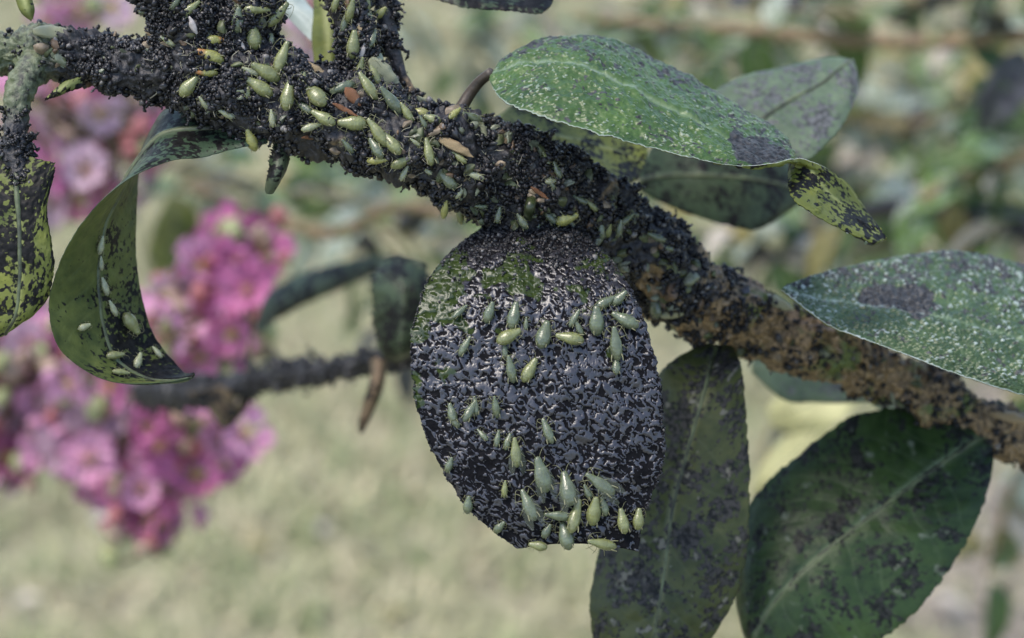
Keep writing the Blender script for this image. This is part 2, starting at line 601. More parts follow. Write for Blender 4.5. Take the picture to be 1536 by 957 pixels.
def tube_obj(name, C, r, mat, parent, ring=10, attrs=None, origin=None):
    C, nrm, r = tube_verts(C, r, ring)
    g = C[:, None] + nrm * r[:, None, None]
    n = len(C)
    v = np.concatenate([g.reshape(-1, 3), C[:1], C[-1:]])
    f = [tuple(q) for q in grid_faces(n, ring, 0, wrap=True)]
    f += [(n * ring, (j + 1) % ring, j) for j in range(ring)]
    f += [(n * ring + 1, (n - 1) * ring + j, (n - 1) * ring + (j + 1) % ring) for j in range(ring)]
    at = {k2: np.full(len(v), a) for k2, a in (attrs or {}).items()}
    return put(name, v, f, [mat], parent, origin=C[0] if origin is None else origin, attrs=at)


M_rib = simple('leaf midrib', (0.055, 0.068, 0.03), 0.5, noise=380, var=0.75, bump=0.0001)
M_rib_dark = simple('sooty midrib', (0.03, 0.04, 0.015), 0.35, noise=600, var=0.6)
M_petiole = simple('petiole', (0.045, 0.033, 0.022), 0.5, noise=500, var=0.5, bump=0.0002)


def petiole(leafobj, pts, r0, r1, mat=None):
    C = np.array([P(*p) for p in pts])
    c, _ = hermite(C, 14)
    tube_obj('petiole', c, np.linspace(r0, r1, 14), mat or M_petiole, leafobj, ring=8)


# ------------------------------------------------------------------ the sooty branch
branch = bpy.data.objects.new('crape_myrtle_branch', None)
col.objects.link(branch)
branch.empty_display_size = 0.01
branch.location = Vector(P(-60, 95, 0.210))
tag(branch, 'sooty black branch with dangling leaves slanting down across the view, crawling with aphids', 'branch')

ICO_V = []
_t = (1 + 5 ** 0.5) / 2
for s1 in (-1, 1):
    for s2 in (-1, 1):
        ICO_V += [(0, s1, s2 * _t), (s1, s2 * _t, 0), (s2 * _t, 0, s1)]
ICO_V = unit(np.array(ICO_V, float))
_d = np.linalg.norm(ICO_V[:, None] - ICO_V[None], axis=-1)
_e = _d[_d > 0.01].min() * 1.05
ICO_F = []
for i in range(12):
    for j in range(i + 1, 12):
        for k2 in range(j + 1, 12):
            if _d[i, j] < _e and _d[j, k2] < _e and _d[i, k2] < _e:
                a, b, c = ICO_V[i], ICO_V[j], ICO_V[k2]
                ICO_F.append((i, j, k2) if np.dot(np.cross(b - a, c - a), a + b + c) > 0 else (i, k2, j))
ICO_F = np.array(ICO_F)


def granules(name, centers, sizes, parent, tones=None, label=None):
    """crumbs of sooty mould as lumpy 20-face grains, one joined part"""
    n = len(centers)
    v = ICO_V[None] * (1 + rng.uniform(-0.38, 0.38, (n, 12, 1)))
    v = v * rng.uniform(0.6, 1.35, (n, 1, 3))
    q = unit(rng.normal(size=(n, 4)))
    w, x, y, z = q.T
    rot = np.stack([np.stack([1 - 2 * (y * y + z * z), 2 * (x * y - z * w), 2 * (x * z + y * w)], -1),
                    np.stack([2 * (x * y + z * w), 1 - 2 * (x * x + z * z), 2 * (y * z - x * w)], -1),
                    np.stack([2 * (x * z - y * w), 2 * (y * z + x * w), 1 - 2 * (x * x + y * y)], -1)], -2)
    v = np.einsum('nij,nkj->nki', rot, v) * np.asarray(sizes)[:, None, None] + centers[:, None]
    f = (ICO_F[None] + (np.arange(n) * 12)[:, None, None]).reshape(-1, 3)
    t = rng.random(n) if tones is None else tones
    o = put(name, v.reshape(-1, 3), f, [M_crust], parent, attrs={'tone': np.repeat(t, 12)}, smooth=False)
    o['kind'] = 'stuff'
    if label:
        o['label'] = label
    return o


BVH_SRC = []


def branch_tube(name, ctrl, n, ring, amp, parent, bare=None, pale=None, label=None, crust=0, crust_size=(0.00013, 0.00034), chains=0,
                freq=0.3, mask=None):
    C3 = np.array([[*P(c[0], c[1], c[2]), c[3] * PXM(c[2])] for c in ctrl])
    c, _ = hermite(C3, n)
    C, nrm, r = tube_verts(c[:, :3], c[:, 3], ring)
    u = np.linspace(0, 1, n)[:, None] + 0 * nrm[..., 0]
    p0 = (C[:, None] + nrm * r[:, None, None])
    pm = p0 * 1000
    h = amp * (1.1 * fbm(pm * freq * 0.55 + 8, 2) + 0.8 * fbm(pm * freq, 4) + 0.6 * np.abs(perlin(pm * freq * 3)))
    g = p0 + nrm * h[..., None]
    bz = np.clip((bare(u) if bare else 0 * u) + 0.38 * sstep(0.15, 0.5, fbm(pm * 0.2 + 150, 2)), 0, 1)
    pz = np.clip(pale(u) if pale else 0 * u, 0, 1)
    v = np.concatenate([g.reshape(-1, 3), C[:1], C[-1:]])
    quads = grid_faces(n, ring, 0, wrap=True)
    caps = [(n * ring, (j + 1) % ring, j) for j in range(ring)] + [(n * ring + 1, (n - 1) * ring + j, (n - 1) * ring + (j + 1) % ring) for j in range(ring)]
    o = put(name, v, [tuple(q) for q in quads] + caps, [M_bark], parent, origin=C[0],
            attrs={'bare': np.append(bz.ravel(), [0, 0]), 'pale': np.append(pz.ravel(), [0, 0])})
    if label:
        o['label'] = label
    BVH_SRC.append((g.reshape(-1, 3), quads))
    if crust:
        N = grid_normals(g)
        sgn = np.sign((N * nrm).sum(-1)).mean()
        N = N * (1 if sgn > 0 else -1)
        # only where this branch carries crust; clumped
        wgt = np.clip(0.22 + 1.7 * fbm(pm * 0.26 + 50, 3), 0.015, 1) * np.repeat(r[:, None], ring, 1)
        wgt = wgt * (1 - 0.85 * np.clip(bz * 1.4, 0, 1)) * (1 - 0.9 * np.clip(pz * 1.3, 0, 1))
        if mask:
            wgt = wgt * mask(u)
        pr = (wgt / wgt.sum()).ravel()
        idx = rng.choice(len(pr), crust, p=pr)
        sz = rng.uniform(*crust_size, crust) * rng.choice([0.6, 1, 1, 1.5], crust)
        cen = g.reshape(-1, 3)[idx] + N.reshape(-1, 3)[idx] * (sz * rng.uniform(-0.2, 0.9, crust))[:, None] + rng.normal(0, 0.00012, (crust, 3))
        allc, alls = [cen], [sz]
        if chains:
            idc = rng.choice(len(pr), chains, p=pr)
            p = g.reshape(-1, 3)[idc].copy()
            dv = N.reshape(-1, 3)[idc].copy()
            s = rng.uniform(0.00015, 0.00032, chains)
            live = rng.integers(3, 9, chains)
            for st in range(9):
                m = live > st
                p = p + dv * (s * 0.9)[:, None]
                dv = unit(dv + rng.normal(0, 0.45, dv.shape))
                allc.append(p[m].copy())
                alls.append((s * (1 - st * 0.06))[m])
        cen = np.concatenate(allc)
        sz = np.concatenate(alls)
        granules('sooty_crust', cen, sz, o, label='crumbly black sooty mould grains')
    return o


main_ctrl = [(-60, 92, .209, 30), (20, 84, .207, 32), (110, 84, .206, 36), (200, 98, .2055, 40), (280, 112, .205, 52), (350, 125, .2045, 62),
             (430, 148, .204, 64), (520, 180, .204, 56), (600, 203, .205, 58), (680, 232, .207, 66), (750, 262, .210, 70), (830, 305, .214, 72),
             (920, 352, .219, 66), (1000, 412, .224, 62), (1100, 470, .230, 50), (1200, 508, .234, 42), (1300, 550, .237, 38), (1400, 596, .239, 34),
             (1500, 642, .240, 34), (1600, 692, .241, 34)]
bark = branch_tube('bark', main_ctrl, 620, 110, 0.0018, branch,
                   bare=lambda u: 0.08 + 0.55 * sstep(0.5, 0.66, u) + 0.1 * sstep(0.7, 0.85, u) - 0.1 * sstep(.9, 1, u),
                   pale=lambda u: sstep(0.12, 0.05, u) * 0.8, crust=28000, chains=900)
branch_tube('shoot', [(318, 130, .206, 56), (300, 70, .205, 52), (278, 20, .204, 54), (250, -50, .203, 60)], 160, 70, 0.0020, branch,
            label='thick soot-caked stub rising from the branch', crust=7000, chains=500)
branch_tube('shoot', [(345, 120, .205, 44), (362, 60, .204, 36), (372, 10, .2035, 34), (380, -50, .203, 36)], 140, 60, 0.0016, branch, crust=4500, chains=260)
branch_tube('shoot', [(568, 180, .207, 34), (548, 110, .207, 27), (530, 50, .2065, 25), (520, 0, .206, 28), (512, -50, .206, 30)], 150, 50, 0.0008, branch,
            label='sooty shoot covered with green aphids', crust=3800, chains=200)
branch_tube('twig', [(622, 150, .209, 7), (600, 105, .209, 7), (586, 62, .209, 11), (576, 15, .209, 14), (568, -40, .209, 16)], 90, 30, 0.0004, branch,
            crust=700, chains=60, bare=lambda u: 0.55 * sstep(0.4, 0.1, u))
branch_tube('twig', [(60, 84, .2055, 22), (34, 124, .203, 20), (24, 180, .2015, 17), (24, 240, .200, 18), (28, 300, .199, 15)], 120, 40, 0.0006, branch,
            label='green stem dropping from the branch to the yellowed leaf', pale=lambda u: 0.75 * sstep(0.75, 0.3, u), crust=900, chains=120,
            mask=lambda u: sstep(0.35, 0.7, u) + 0.02)


def fn_glossy(pm, su, sv_, U, V, vein):
    w = np.stack([perlin(pm * 1.1 + 5), perlin(pm * 1.1 + 41), 0 * su], -1) * 0.55 + np.stack([perlin(pm * 2.4 + 15), perlin(pm * 2.4 + 61), 0 * su], -1) * 0.22
    q = (pm + w) * np.array([1.75, 1.3, 1])
    n = 0.65 * perlin(q * 1.05) + 0.45 * perlin(q * 2.2 + 9) + 0.22 * perlin(q * 4.4 + 3)
    big = fbm(pm * 0.2 + 4, 3)
    wet = 0.18 * fbm(pm * 0.13 + 80, 2) - 0.16 * sstep(0.55, 0.85, U) + 0.04
    plate = sstep(-0.20, 0.16, n + wet)
    h = 0.00013 * plate + 0.00004 * perlin(q * 5) * (1 - plate) + 0.0006 * big + 0.00016 * perlin(pm * 0.8 + 70)
    h = h - 0.00025 * np.exp(-(sv_ / 0.5) ** 2) * sstep(.75, .2, U)
    gr = fbm(pm * 0.3 + 23, 3)
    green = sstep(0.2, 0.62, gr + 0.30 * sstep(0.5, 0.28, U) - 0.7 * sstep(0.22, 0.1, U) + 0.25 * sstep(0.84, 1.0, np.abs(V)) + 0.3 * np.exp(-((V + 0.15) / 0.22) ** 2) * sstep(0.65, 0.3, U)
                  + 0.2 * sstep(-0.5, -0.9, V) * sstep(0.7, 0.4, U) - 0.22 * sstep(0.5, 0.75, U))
    mold = np.clip(1.0 - 0.9 * green, 0.0, 1)  # mould; near the leaf base it also paints in shade from above
    tone = np.clip(0.45 + 0.9 * fbm(pm * 0.9 + 60, 3), 0, 1)
    return dict(h=h, mold=mold, tone=tone, vein=vein * 0, resid_glint=plate * (0.45 + 0.55 * sstep(0.12, 0.3, U)))


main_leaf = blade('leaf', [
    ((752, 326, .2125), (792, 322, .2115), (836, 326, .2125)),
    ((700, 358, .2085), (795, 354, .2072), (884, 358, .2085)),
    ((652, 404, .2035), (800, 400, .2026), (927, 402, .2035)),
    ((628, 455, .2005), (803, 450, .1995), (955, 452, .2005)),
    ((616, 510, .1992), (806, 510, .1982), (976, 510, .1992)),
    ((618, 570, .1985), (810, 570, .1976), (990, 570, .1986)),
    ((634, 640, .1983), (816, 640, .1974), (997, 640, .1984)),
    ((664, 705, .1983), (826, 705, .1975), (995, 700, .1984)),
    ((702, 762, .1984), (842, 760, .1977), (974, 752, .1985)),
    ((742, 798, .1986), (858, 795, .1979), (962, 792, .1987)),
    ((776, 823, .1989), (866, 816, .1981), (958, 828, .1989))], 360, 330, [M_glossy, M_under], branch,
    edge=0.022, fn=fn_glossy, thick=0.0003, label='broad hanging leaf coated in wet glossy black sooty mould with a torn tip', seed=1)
_mv = np.empty(len(main_leaf.data.vertices) * 3, np.float32)
main_leaf.data.vertices.foreach_get('co', _mv)
_mv = _mv.reshape(-1, 3)[:360 * 330].reshape(360, 330, 3) + world_loc(main_leaf)
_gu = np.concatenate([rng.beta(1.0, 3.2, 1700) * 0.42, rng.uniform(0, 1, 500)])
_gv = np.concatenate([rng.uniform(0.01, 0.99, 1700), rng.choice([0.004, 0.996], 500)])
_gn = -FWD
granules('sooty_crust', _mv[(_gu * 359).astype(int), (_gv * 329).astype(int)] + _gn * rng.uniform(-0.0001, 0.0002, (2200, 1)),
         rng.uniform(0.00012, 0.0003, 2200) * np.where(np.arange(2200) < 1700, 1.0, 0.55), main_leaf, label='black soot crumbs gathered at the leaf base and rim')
petiole(main_leaf, [(800, 290, .208), (795, 310, .2045), (792, 330, .2090)], 0.0007, 0.0006, M_rib_dark)


def fn_speckle(dense, patch_c=None, pebble=False):
    def fn(pm, su, sv_, U, V, vein):
        a = perlin(np.stack([su / 0.62 + 0.35 * sv_, sv_ / 0.36, 0 * su + 2], -1) + 0.35 * perlin(pm * 0.8)[..., None])
        b = perlin(pm * 3.2 + 12)
        dens = dense - 0.05 + 0.9 * fbm(pm * 0.16 + 90, 3)
        fleck = sstep(0.22 - 0.35 * (dens - 0.5), 0.50 - 0.3 * (dens - 0.5), 0.75 * a + 0.4 * b)
        if pebble:
            d1, d2 = worley(pm / 0.8)
            cell = sstep(0.05, 0.35, d2 - d1)
            peb = cell
            fleck = np.clip((0.5 + 0.35 * perlin(pm * 0.7 + 3)) * cell * sstep(-0.4, 0.15, fbm(pm * 0.2 + 44, 3) + 0.12) + 0.45 * fleck, 0, 1)
        rib = np.exp(-(sv_ / 0.55) ** 2)
        pebh = 0.00022 * peb if pebble else 0
        mo = np.clip(0.24 + 0.3 * fbm(pm * 0.3 + 7, 2) + 0.8 * fbm(pm * 1.1 + 27, 4, 0.6) + 0.22 * sstep(0.0, 0.8, V), 0, 1) * (1 - rib)
        if patch_c:
            pu, pv, su_, sv2 = patch_c
            pt = np.exp(-((U - pu) / su_) ** 2 - ((V - pv) / sv2) ** 2) + 0.35 * fbm(pm * 0.5 + 13, 3)
            mo = np.maximum(mo, sstep(0.3, 0.75, pt))
            fleck = fleck * (1 - 0.6 * sstep(0.3, 0.75, pt))
        fleck = np.maximum(fleck * (1 - 0.3 * rib), 0.6 * rib * sstep(0.75, 0.3, U) + 0.85 * sstep(0.965, 1.0, np.abs(V)) * (V < 0))
        ph = (su - 0.75 * np.abs(sv_)) / 3.6
        h = pebh - 0.00025 * rib + 0.00016 * fleck + 0.0002 * mo * perlin(pm * 1.7) + 0.0007 * fbm(pm * 0.17 + 3, 2) + 0.00035 * fbm(pm * 0.8, 3) \
            + 0.00007 * np.cos(2 * math.pi * ph)
        tone = np.clip(0.5 + 0.7 * fbm(pm * 0.2 + 8, 3), 0, 1)
        return dict(h=h, mold=mo, resid_glint=fleck * 0.95, tone=tone)
    return fn


top_leaf = blade('leaf', [
    ((733, 118, .203), (738, 108, .204), (745, 98, .206)),
    ((752, 148, .199), (790, 92, .205), (778, 72, .210)),
    ((800, 170, .197), (850, 92, .204), (838, 55, .214)),
    ((900, 200, .195), (925, 118, .203), (920, 58, .216)),
    ((980, 222, .195), (1000, 158, .203), (988, 90, .217)),
    ((1060, 241, .195), (1080, 196, .202), (1065, 132, .216)),
    ((1110, 248, .196), (1140, 224, .202), (1138, 176, .214)),
    ((1160, 244, .198), (1182, 234, .203), (1185, 213, .212)),
    ((1207, 238, .203), (1202, 246, .205), (1182, 258, .206)),
    ((1262, 268, .207), (1230, 280, .2045), (1187, 294, .200)),
    ((1304, 322, .209), (1276, 324, .206), (1240, 334, .201)),
    ((1330, 358, .207), (1323, 362, .2065), (1311, 366, .205))], 460, 200, [M_top, M_under], branch, edge=0.03, thick=0.0003, seed=2,
    fn=fn_speckle(0.55, (0.62, -0.15, 0.09, 0.75)), mold=0.44,
    label='green leaf flecked with white crust and painted glints, its tip folded over to the yellow underside')
petiole(top_leaf, [(690, 165, .206), (705, 140, .206), (722, 120, .205), (738, 108, .204)], 0.0008, 0.0006)

right_leaf = blade('leaf', [
    ((1172, 436, .2165), (1175, 432, .217), (1180, 427, .218)),
    ((1240, 485, .212), (1250, 452, .219), (1245, 405, .226)),
    ((1330, 521, .2095), (1345, 462, .217), (1330, 388, .231)),
    ((1430, 559, .208), (1440, 482, .216), (1420, 376, .234)),
    ((1530, 591, .208), (1545, 512, .216), (1505, 388, .235)),
    ((1620, 602, .210), (1645, 545, .218), (1610, 432, .232)),
    ((1700, 600, .218), (1705, 590, .219), (1700, 570, .222))], 340, 190, [M_crusted, M_under], branch, edge=0.015, thick=0.0003, seed=3,
    fn=fn_speckle(0.6, (0.32, 0.2, 0.12, 0.35), pebble=True), label='green leaf quilted with pale powdery crust and painted glints, resting against the brown end of the branch')

backright_leaf = blade('leaf', [
    ((1088, 240, .236), (1105, 245, .236), (1125, 250, .236)),
    ((1050, 170, .240), (1130, 195, .236), (1200, 243, .233)),
    ((1100, 120, .242), (1182, 155, .238), (1243, 212, .234)),
    ((1180, 100, .243), (1235, 125, .240), (1276, 165, .237)),
    ((1245, 87, .244), (1270, 98, .242), (1287, 122, .240)),
    ((1274, 88, .243), (1279, 93, .243), (1284, 99, .242))], 140, 90, [M_grey, M_grey], branch, seed=4, mold=0.42, thick=0.0003,
    midrib=0.0003, label='pale grey-green leaf behind the flecked leaf')

olive_leaf = blade('leaf', [
    ((742, 176, .224), (740, 192, .222), (744, 214, .220)),
    ((790, 150, .232), (790, 200, .227), (800, 252, .219)),
    ((870, 155, .236), (870, 215, .230), (880, 275, .222)),
    ((935, 180, .238), (935, 235, .233), (930, 282, .226)),
    ((972, 218, .236), (966, 246, .234), (955, 270, .231))], 160, 120, [M_under, M_under], branch, seed=5, mold=0.40,
    label='olive yellow leaf underside peppered with soot, tucked behind the branch')

long_leaf = blade('leaf', [
    ((1050, 515, .229), (1075, 516, .229), (1100, 520, .229)),
    ((990, 560, .226), (1055, 590, .222), (1114, 560, .224)),
    ((955, 640, .226), (1030, 680, .221), (1121, 650, .222)),
    ((930, 720, .225), (1010, 755, .220), (1125, 750, .221)),
    ((897, 830, .224), (997, 850, .219), (1116, 850, .221)),
    ((885, 920, .223), (985, 930, .219), (1086, 930, .221)),
    ((900, 985, .223), (975, 990, .220), (1040, 985, .221)),
    ((940, 1020, .223), (965, 1025, .222), (985, 1020, .222))], 220, 130, [M_long, M_under], branch, seed=6, mold=0.46, resid_glint=1.0, midrib=0.0002,
    label='long narrow hanging leaf with pale midrib and sooty blotches')
big_leaf = blade('leaf', [
    ((1482, 638, .238), (1487, 645, .238), (1492, 652, .238)),
    ((1390, 613, .239), (1430, 682, .235), (1488, 710, .235)),
    ((1290, 620, .240), (1365, 728, .233), (1466, 780, .232)),
    ((1195, 685, .239), (1290, 785, .231), (1427, 850, .230)),
    ((1125, 755, .237), (1220, 840, .230), (1367, 925, .229)),
    ((1100, 860, .235), (1160, 905, .229), (1270, 985, .229)),
    ((1112, 940, .233), (1130, 960, .230), (1180, 1010, .229)),
    ((1130, 985, .231), (1130, 990, .231), (1140, 1000, .230))], 240, 160, [M_green, M_under], branch, seed=7, mold=0.38, resid_glint=0.75, midrib=0.00018,
    label='broad dark green leaf hanging from the brown end of the branch')
petiole(big_leaf, [(1500, 640, .239), (1495, 643, .238), (1487, 646, .238)], 0.0012, 0.0009)


def fn_curl(pm, su, sv_, U, V, vein):
    mo = np.clip(0.13 + 0.22 * V + 0.42 * fbm(pm * 0.3 + 2, 2) + 0.85 * fbm(pm * 1.7 + 8, 4, 0.6) + 0.42 * sstep(0.55, 0.95, U) + 0.3 * np.exp(-((V - 0.25) / 0.35) ** 2) * sstep(0.4, 0.6, U), 0, 1)
    h = -0.0002 * vein + 0.0003 * fbm(pm * 0.25, 2)
    return dict(mold=mo, h=h)


curl_leaf = blade('leaf', [
    ((400, 216, .202), (402, 206, .203), (404, 197, .204)),
    ((350, 224, .201), (355, 198, .204), (358, 176, .207)),
    ((305, 236, .2005), (300, 196, .205), (300, 152, .210)),
    ((252, 243, .200), (243, 208, .206), (246, 166, .213)),
    ((205, 262, .1995), (215, 235, .206), (222, 205, .216)),
    ((163, 292, .199), (190, 278, .206), (210, 250, .216)),
    ((120, 340, .1985), (163, 335, .205), (206, 300, .214)),
    ((86, 405, .1985), (150, 410, .2045), (204, 375, .212)),
    ((74, 470, .199), (155, 482, .2045), (212, 440, .211)),
    ((96, 530, .2), (175, 537, .205), (232, 505, .2105)),
    ((160, 570, .202), (215, 562, .2055), (262, 543, .2095)),
    ((240, 574, .204), (260, 568, .206), (280, 560, .208)),
    ((286, 566, .206), (288, 562, .2065), (291, 558, .207))], 340, 130, [M_curl_under, M_curl], branch, seed=8, mold=0.43, fn=fn_curl, midrib=0.00035,
    edge=0.012, label='leaf curled into a C, blue-green above and olive below with black specks')

edge_leaf = blade('leaf', [
    ((-10, 232, .199), (25, 232, .1995), (62, 240, .199)),
    ((-60, 280, .199), (24, 285, .1975), (82, 250, .199)),
    ((-78, 350, .199), (28, 350, .197), (71, 318, .198)),
    ((-74, 420, .199), (28, 420, .197), (81, 402, .198)),
    ((-50, 470, .2), (20, 480, .1975), (63, 460, .199)),
    ((-20, 500, .2), (5, 505, .1985), (27, 482, .199))], 200, 130, [M_under, M_under], branch, seed=9, mold=0.5, edge=0.05, midrib=0.0003,
    rib_mat=M_rib, label='yellow-green leaf blotched with soot hanging from the green stem')

blade('leaf', [
    ((626, -34, .216), (626, -22, .216), (630, -10, .216)), ((690, -60, .222), (690, -30, .218), (690, 10, .214)),
    ((760, -60, .222), (760, -20, .218), (765, 17, .214)), ((808, -40, .220), (815, -10, .217), (815, 19, .214)),
    ((828, -12, .217), (828, 0, .217), (826, 10, .216))], 90, 60, [M_darkleaf, M_darkleaf], branch, seed=10, mold=0.62, edge=0.04,
    label='sooty grey leaf poking in above the flecked leaf')
blade('leaf', [
    ((955, 262, .255), (957, 272, .255), (962, 288, .255)), ((985, 213, .260), (1000, 265, .257), (1010, 312, .256)),
    ((1070, 200, .262), (1080, 265, .258), (1090, 338, .257)), ((1150, 215, .264), (1160, 275, .260), (1142, 342, .258)),
    ((1210, 268, .264), (1205, 290, .263), (1190, 312, .262))], 90, 60, [M_darkleaf, M_darkleaf], branch, seed=11, mold=0.4, midrib=0.0003,
    label='dark green leaf in the gap below the flecked leaf')
blade('leaf', [
    ((1126, 545, .268), (1126, 552, .268), (1128, 560, .268)), ((1160, 508, .272), (1165, 550, .27), (1170, 597, .268)),
    ((1230, 522, .274), (1235, 565, .272), (1222, 604, .27)), ((1300, 558, .276), (1310, 582, .274), (1290, 604, .272)),
    ((1345, 588, .276), (1346, 594, .276), (1342, 600, .276))], 70, 50, [M_grey, M_grey], branch, seed=12, mold=0.3,
    label='grey-green leaf hanging under the brown stretch of the branch')
blade('leaf', [
    ((1295, 585, .262), (1297, 592, .262), (1300, 600, .262)), ((1325, 568, .264), (1335, 590, .262), (1330, 622, .260)),
    ((1370, 580, .264), (1380, 600, .262), (1365, 628, .260)), ((1420, 610, .264), (1424, 615, .264), (1420, 622, .263))], 60, 40,
    [M_grey, M_grey], branch, seed=13, mold=0.2, label='small pale leaf above the broad dark green leaf')
blade('leaf', [
    ((468, -40, .226), (485, -40, .226), (502, -40, .226)), ((470, 20, .225), (490, 20, .223), (512, 20, .224)),
    ((468, 70, .224), (492, 75, .222), (514, 75, .223)), ((480, 118, .223), (493, 120, .222), (506, 118, .223)),
    ((492, 135, .222), (494, 136, .222), (497, 135, .222))], 60, 40, [M_under, M_under], branch, seed=14, mold=0.15,
    label='small olive leaf between the two sooty shoots')
blade('leaf', [
    ((400, -40, .232), (415, -50, .232), (430, -60, .232)), ((418, 10, .232), (436, 6, .230), (455, -5, .232)),
    ((446, 42, .230), (462, 34, .229), (475, 22, .230)), ((478, 70, .228), (486, 62, .228), (494, 55, .228)),
    ((497, 82, .227), (499, 80, .227), (501, 77, .227))], 60, 40, [M_grey, M_grey], branch, seed=15, mold=0.1, fn=lambda pm, su, sv_, U, V, vein: dict(resid_glint=0.75 + 0 * su),
    label='narrow whitish leaf behind the sooty shoots')
blade('leaf', [
    ((430, 200, .206), (424, 206, .205), (420, 205, .204)), ((434, 222, .205), (422, 228, .203), (408, 224, .203)),
    ((430, 246, .204), (418, 250, .202), (404, 246, .203)), ((418, 268, .203), (411, 270, .202), (403, 266, .203)),
    ((404, 288, .203), (403, 288, .203), (402, 286, .203))], 60, 40, [M_darkleaf, M_darkleaf], branch, seed=16, mold=0.42, resid_glint=0.9, edge=0.3,
    label='tiny shrivelled grey-green leaf dangling under the branch')
blade('leaf', [
    ((20, -20, .201), (30, -24, .201), (40, -24, .201)), ((24, 2, .200), (36, 0, .199), (48, -2, .2)),
    ((32, 20, .200), (42, 18, .199), (52, 14, .2)), ((46, 32, .2), (48, 31, .2), (50, 29, .2))], 40, 30, [M_under, M_under], branch, seed=17, mold=0.35,
    label='small green leaf tip above the pale end of the branch')
blade('leaf', [
    ((130, 116, .203), (126, 124, .203), (122, 132, .203)), ((108, 118, .2025), (106, 128, .202), (102, 138, .2025)),
    ((86, 132, .202), (86, 138, .2015), (84, 145, .202)), ((66, 148, .202), (66, 149, .202), (66, 151, .202))], 50, 30, [M_under, M_under], branch, seed=18,
    mold=0.7, edge=0.2, label='shrivelled pointed leaflet under the left end of the branch'.replace('left end', 'pale end'))

# ------------------------------------------------------------------ leaves and twigs further back
def back_branch(label, ctrl, seed, mat=None, bare=0.6, group=None, crumbs=0):
    e = bpy.data.objects.new('crape_myrtle_branch', None)
    col.objects.link(e)
    e.location = Vector(P(*ctrl[0][:3]))
    tag(e, label, 'branch', group)
    C3 = np.array([[*P(c[0], c[1], c[2]), c[3] * PXM(c[2])] for c in ctrl])
    c, _ = hermite(C3, 70)
    C, nrm, r = tube_verts(c[:, :3], c[:, 3], 18)
    p0 = C[:, None] + nrm * r[:, None, None]
    g = p0 + nrm * (0.35 * r[:, None] * fbm(p0 * 150 + seed, 3))[..., None]
    at = {'bare': np.full(70 * 18, bare), 'pale': np.zeros(70 * 18)}
    bo = put('bark', g.reshape(-1, 3), grid_faces(70, 18, 0, wrap=True), [M_bark], e, origin=C[0], attrs=at)
    if crumbs:
        ii = rng.integers(0, 70, crumbs)
        jj = rng.integers(0, 18, crumbs)
        cl = np.clip(fbm(g[ii, jj] * 260 + 5, 2) * 2.2, 0, 1.5)
        granules('sooty_crust', g[ii, jj] + nrm[ii, jj] * (cl * 0.0016)[:, None] + rng.normal(0, 0.0003, (crumbs, 3)), rng.uniform(0.0002, 0.0007, crumbs), bo)
    return e, C


b1, _ = back_branch('blurred sooty twig behind the glossy black leaf, beside the pink blossoms',
                    [(690, 500, .28, 17), (620, 522, .29, 20), (560, 543, .30, 15), (500, 556, .31, 13), (440, 560, .32, 19), (380, 576, .33, 15),
                     (300, 588, .34, 22), (220, 590, .36, 20)], 1, bare=0.2, crumbs=1800)
for args in (
    ([((580, 535, .279), (568, 537, .278), (556, 540, .279)), ((578, 565, .278), (566, 570, .276), (556, 566, .277)),
      ((568, 600, .278), (556, 604, .276), (546, 600, .277)), ((554, 628, .278), (547, 630, .277), (540, 628, .278)), ((542, 648, .278), (541, 649, .278), (539, 648, .278))],
     [M_wither, M_wither], 'brown withered leaf curling down from the twig', .35),
    ([((640, 395, .268), (600, 385, .27), (575, 388, .27)), ((648, 440, .266), (605, 435, .264), (556, 430, .268)),
      ((650, 480, .266), (605, 485, .264), (560, 478, .268)), ((640, 512, .267), (600, 520, .265), (566, 515, .268)), ((600, 540, .27), (590, 542, .27), (580, 540, .27))],
     [M_darkleaf, M_darkleaf], 'dark sooty leaf hanging beside the glossy black leaf', .55),
    ([((392, 500, .34), (388, 492, .34), (384, 484, .34)), ((425, 474, .36), (418, 455, .358), (410, 432, .362)), ((478, 448, .372), (470, 430, .37), (460, 408, .374)),
      ((540, 422, .386), (534, 408, .384), (528, 390, .386)), ((600, 394, .40), (598, 388, .40), (596, 382, .40))],
     [M_darkleaf, M_grey], 'narrow dark leaf arching above the blurred twig', .5),
    ([((380, 470, .34), (378, 465, .34), (376, 460, .34)), ((330, 640, .33), (345, 625, .33), (360, 610, .33)), ((300, 600, .33), (310, 590, .33), (330, 580, .33)), ((280, 590, .33), (284, 588, .33), (290, 586, .33))],
     [M_wither, M_wither], 'crumpled brown leaf under the twig', .5),
):
    blade('leaf', args[0], 80, 56, args[1], b1, edge=0.14, seed=20 + len(args[2]), mold=args[3], resid_glint=0.7, label=args[2], vein_amp=0.0002)
q1, _ = back_branch('thin twig behind the branch with a blurred olive leaf framed by the curled leaf',
                    [(760, 330, .50, 8), (680, 318, .51, 9), (600, 310, .52, 9), (500, 350, .54, 9), (400, 325, .56, 9), (290, 280, .58, 9)], 2)
for sec, mt, lb, ml in (
    ([((250, 300, .58), (266, 295, .58), (282, 300, .58)), ((228, 345, .58), (262, 345, .575), (304, 340, .58)), ((232, 410, .58), (264, 410, .575), (302, 405, .58)), ((262, 455, .58), (266, 455, .58), (270, 450, .58))],
     M_under, 'olive leaf framed by the curled leaf', .3),):
    blade('leaf', sec, 50, 36, [mt, mt], q1, seed=40 + len(lb), mold=ml, label=lb, midrib=0.00035)
p1, _ = back_branch('thin dry twig carrying a pale yellow leaf beneath the branch',
                    [(1330, 540, .42, 7), (1290, 575, .42, 7), (1240, 600, .42, 6), (1180, 650, .43, 5)], 3)
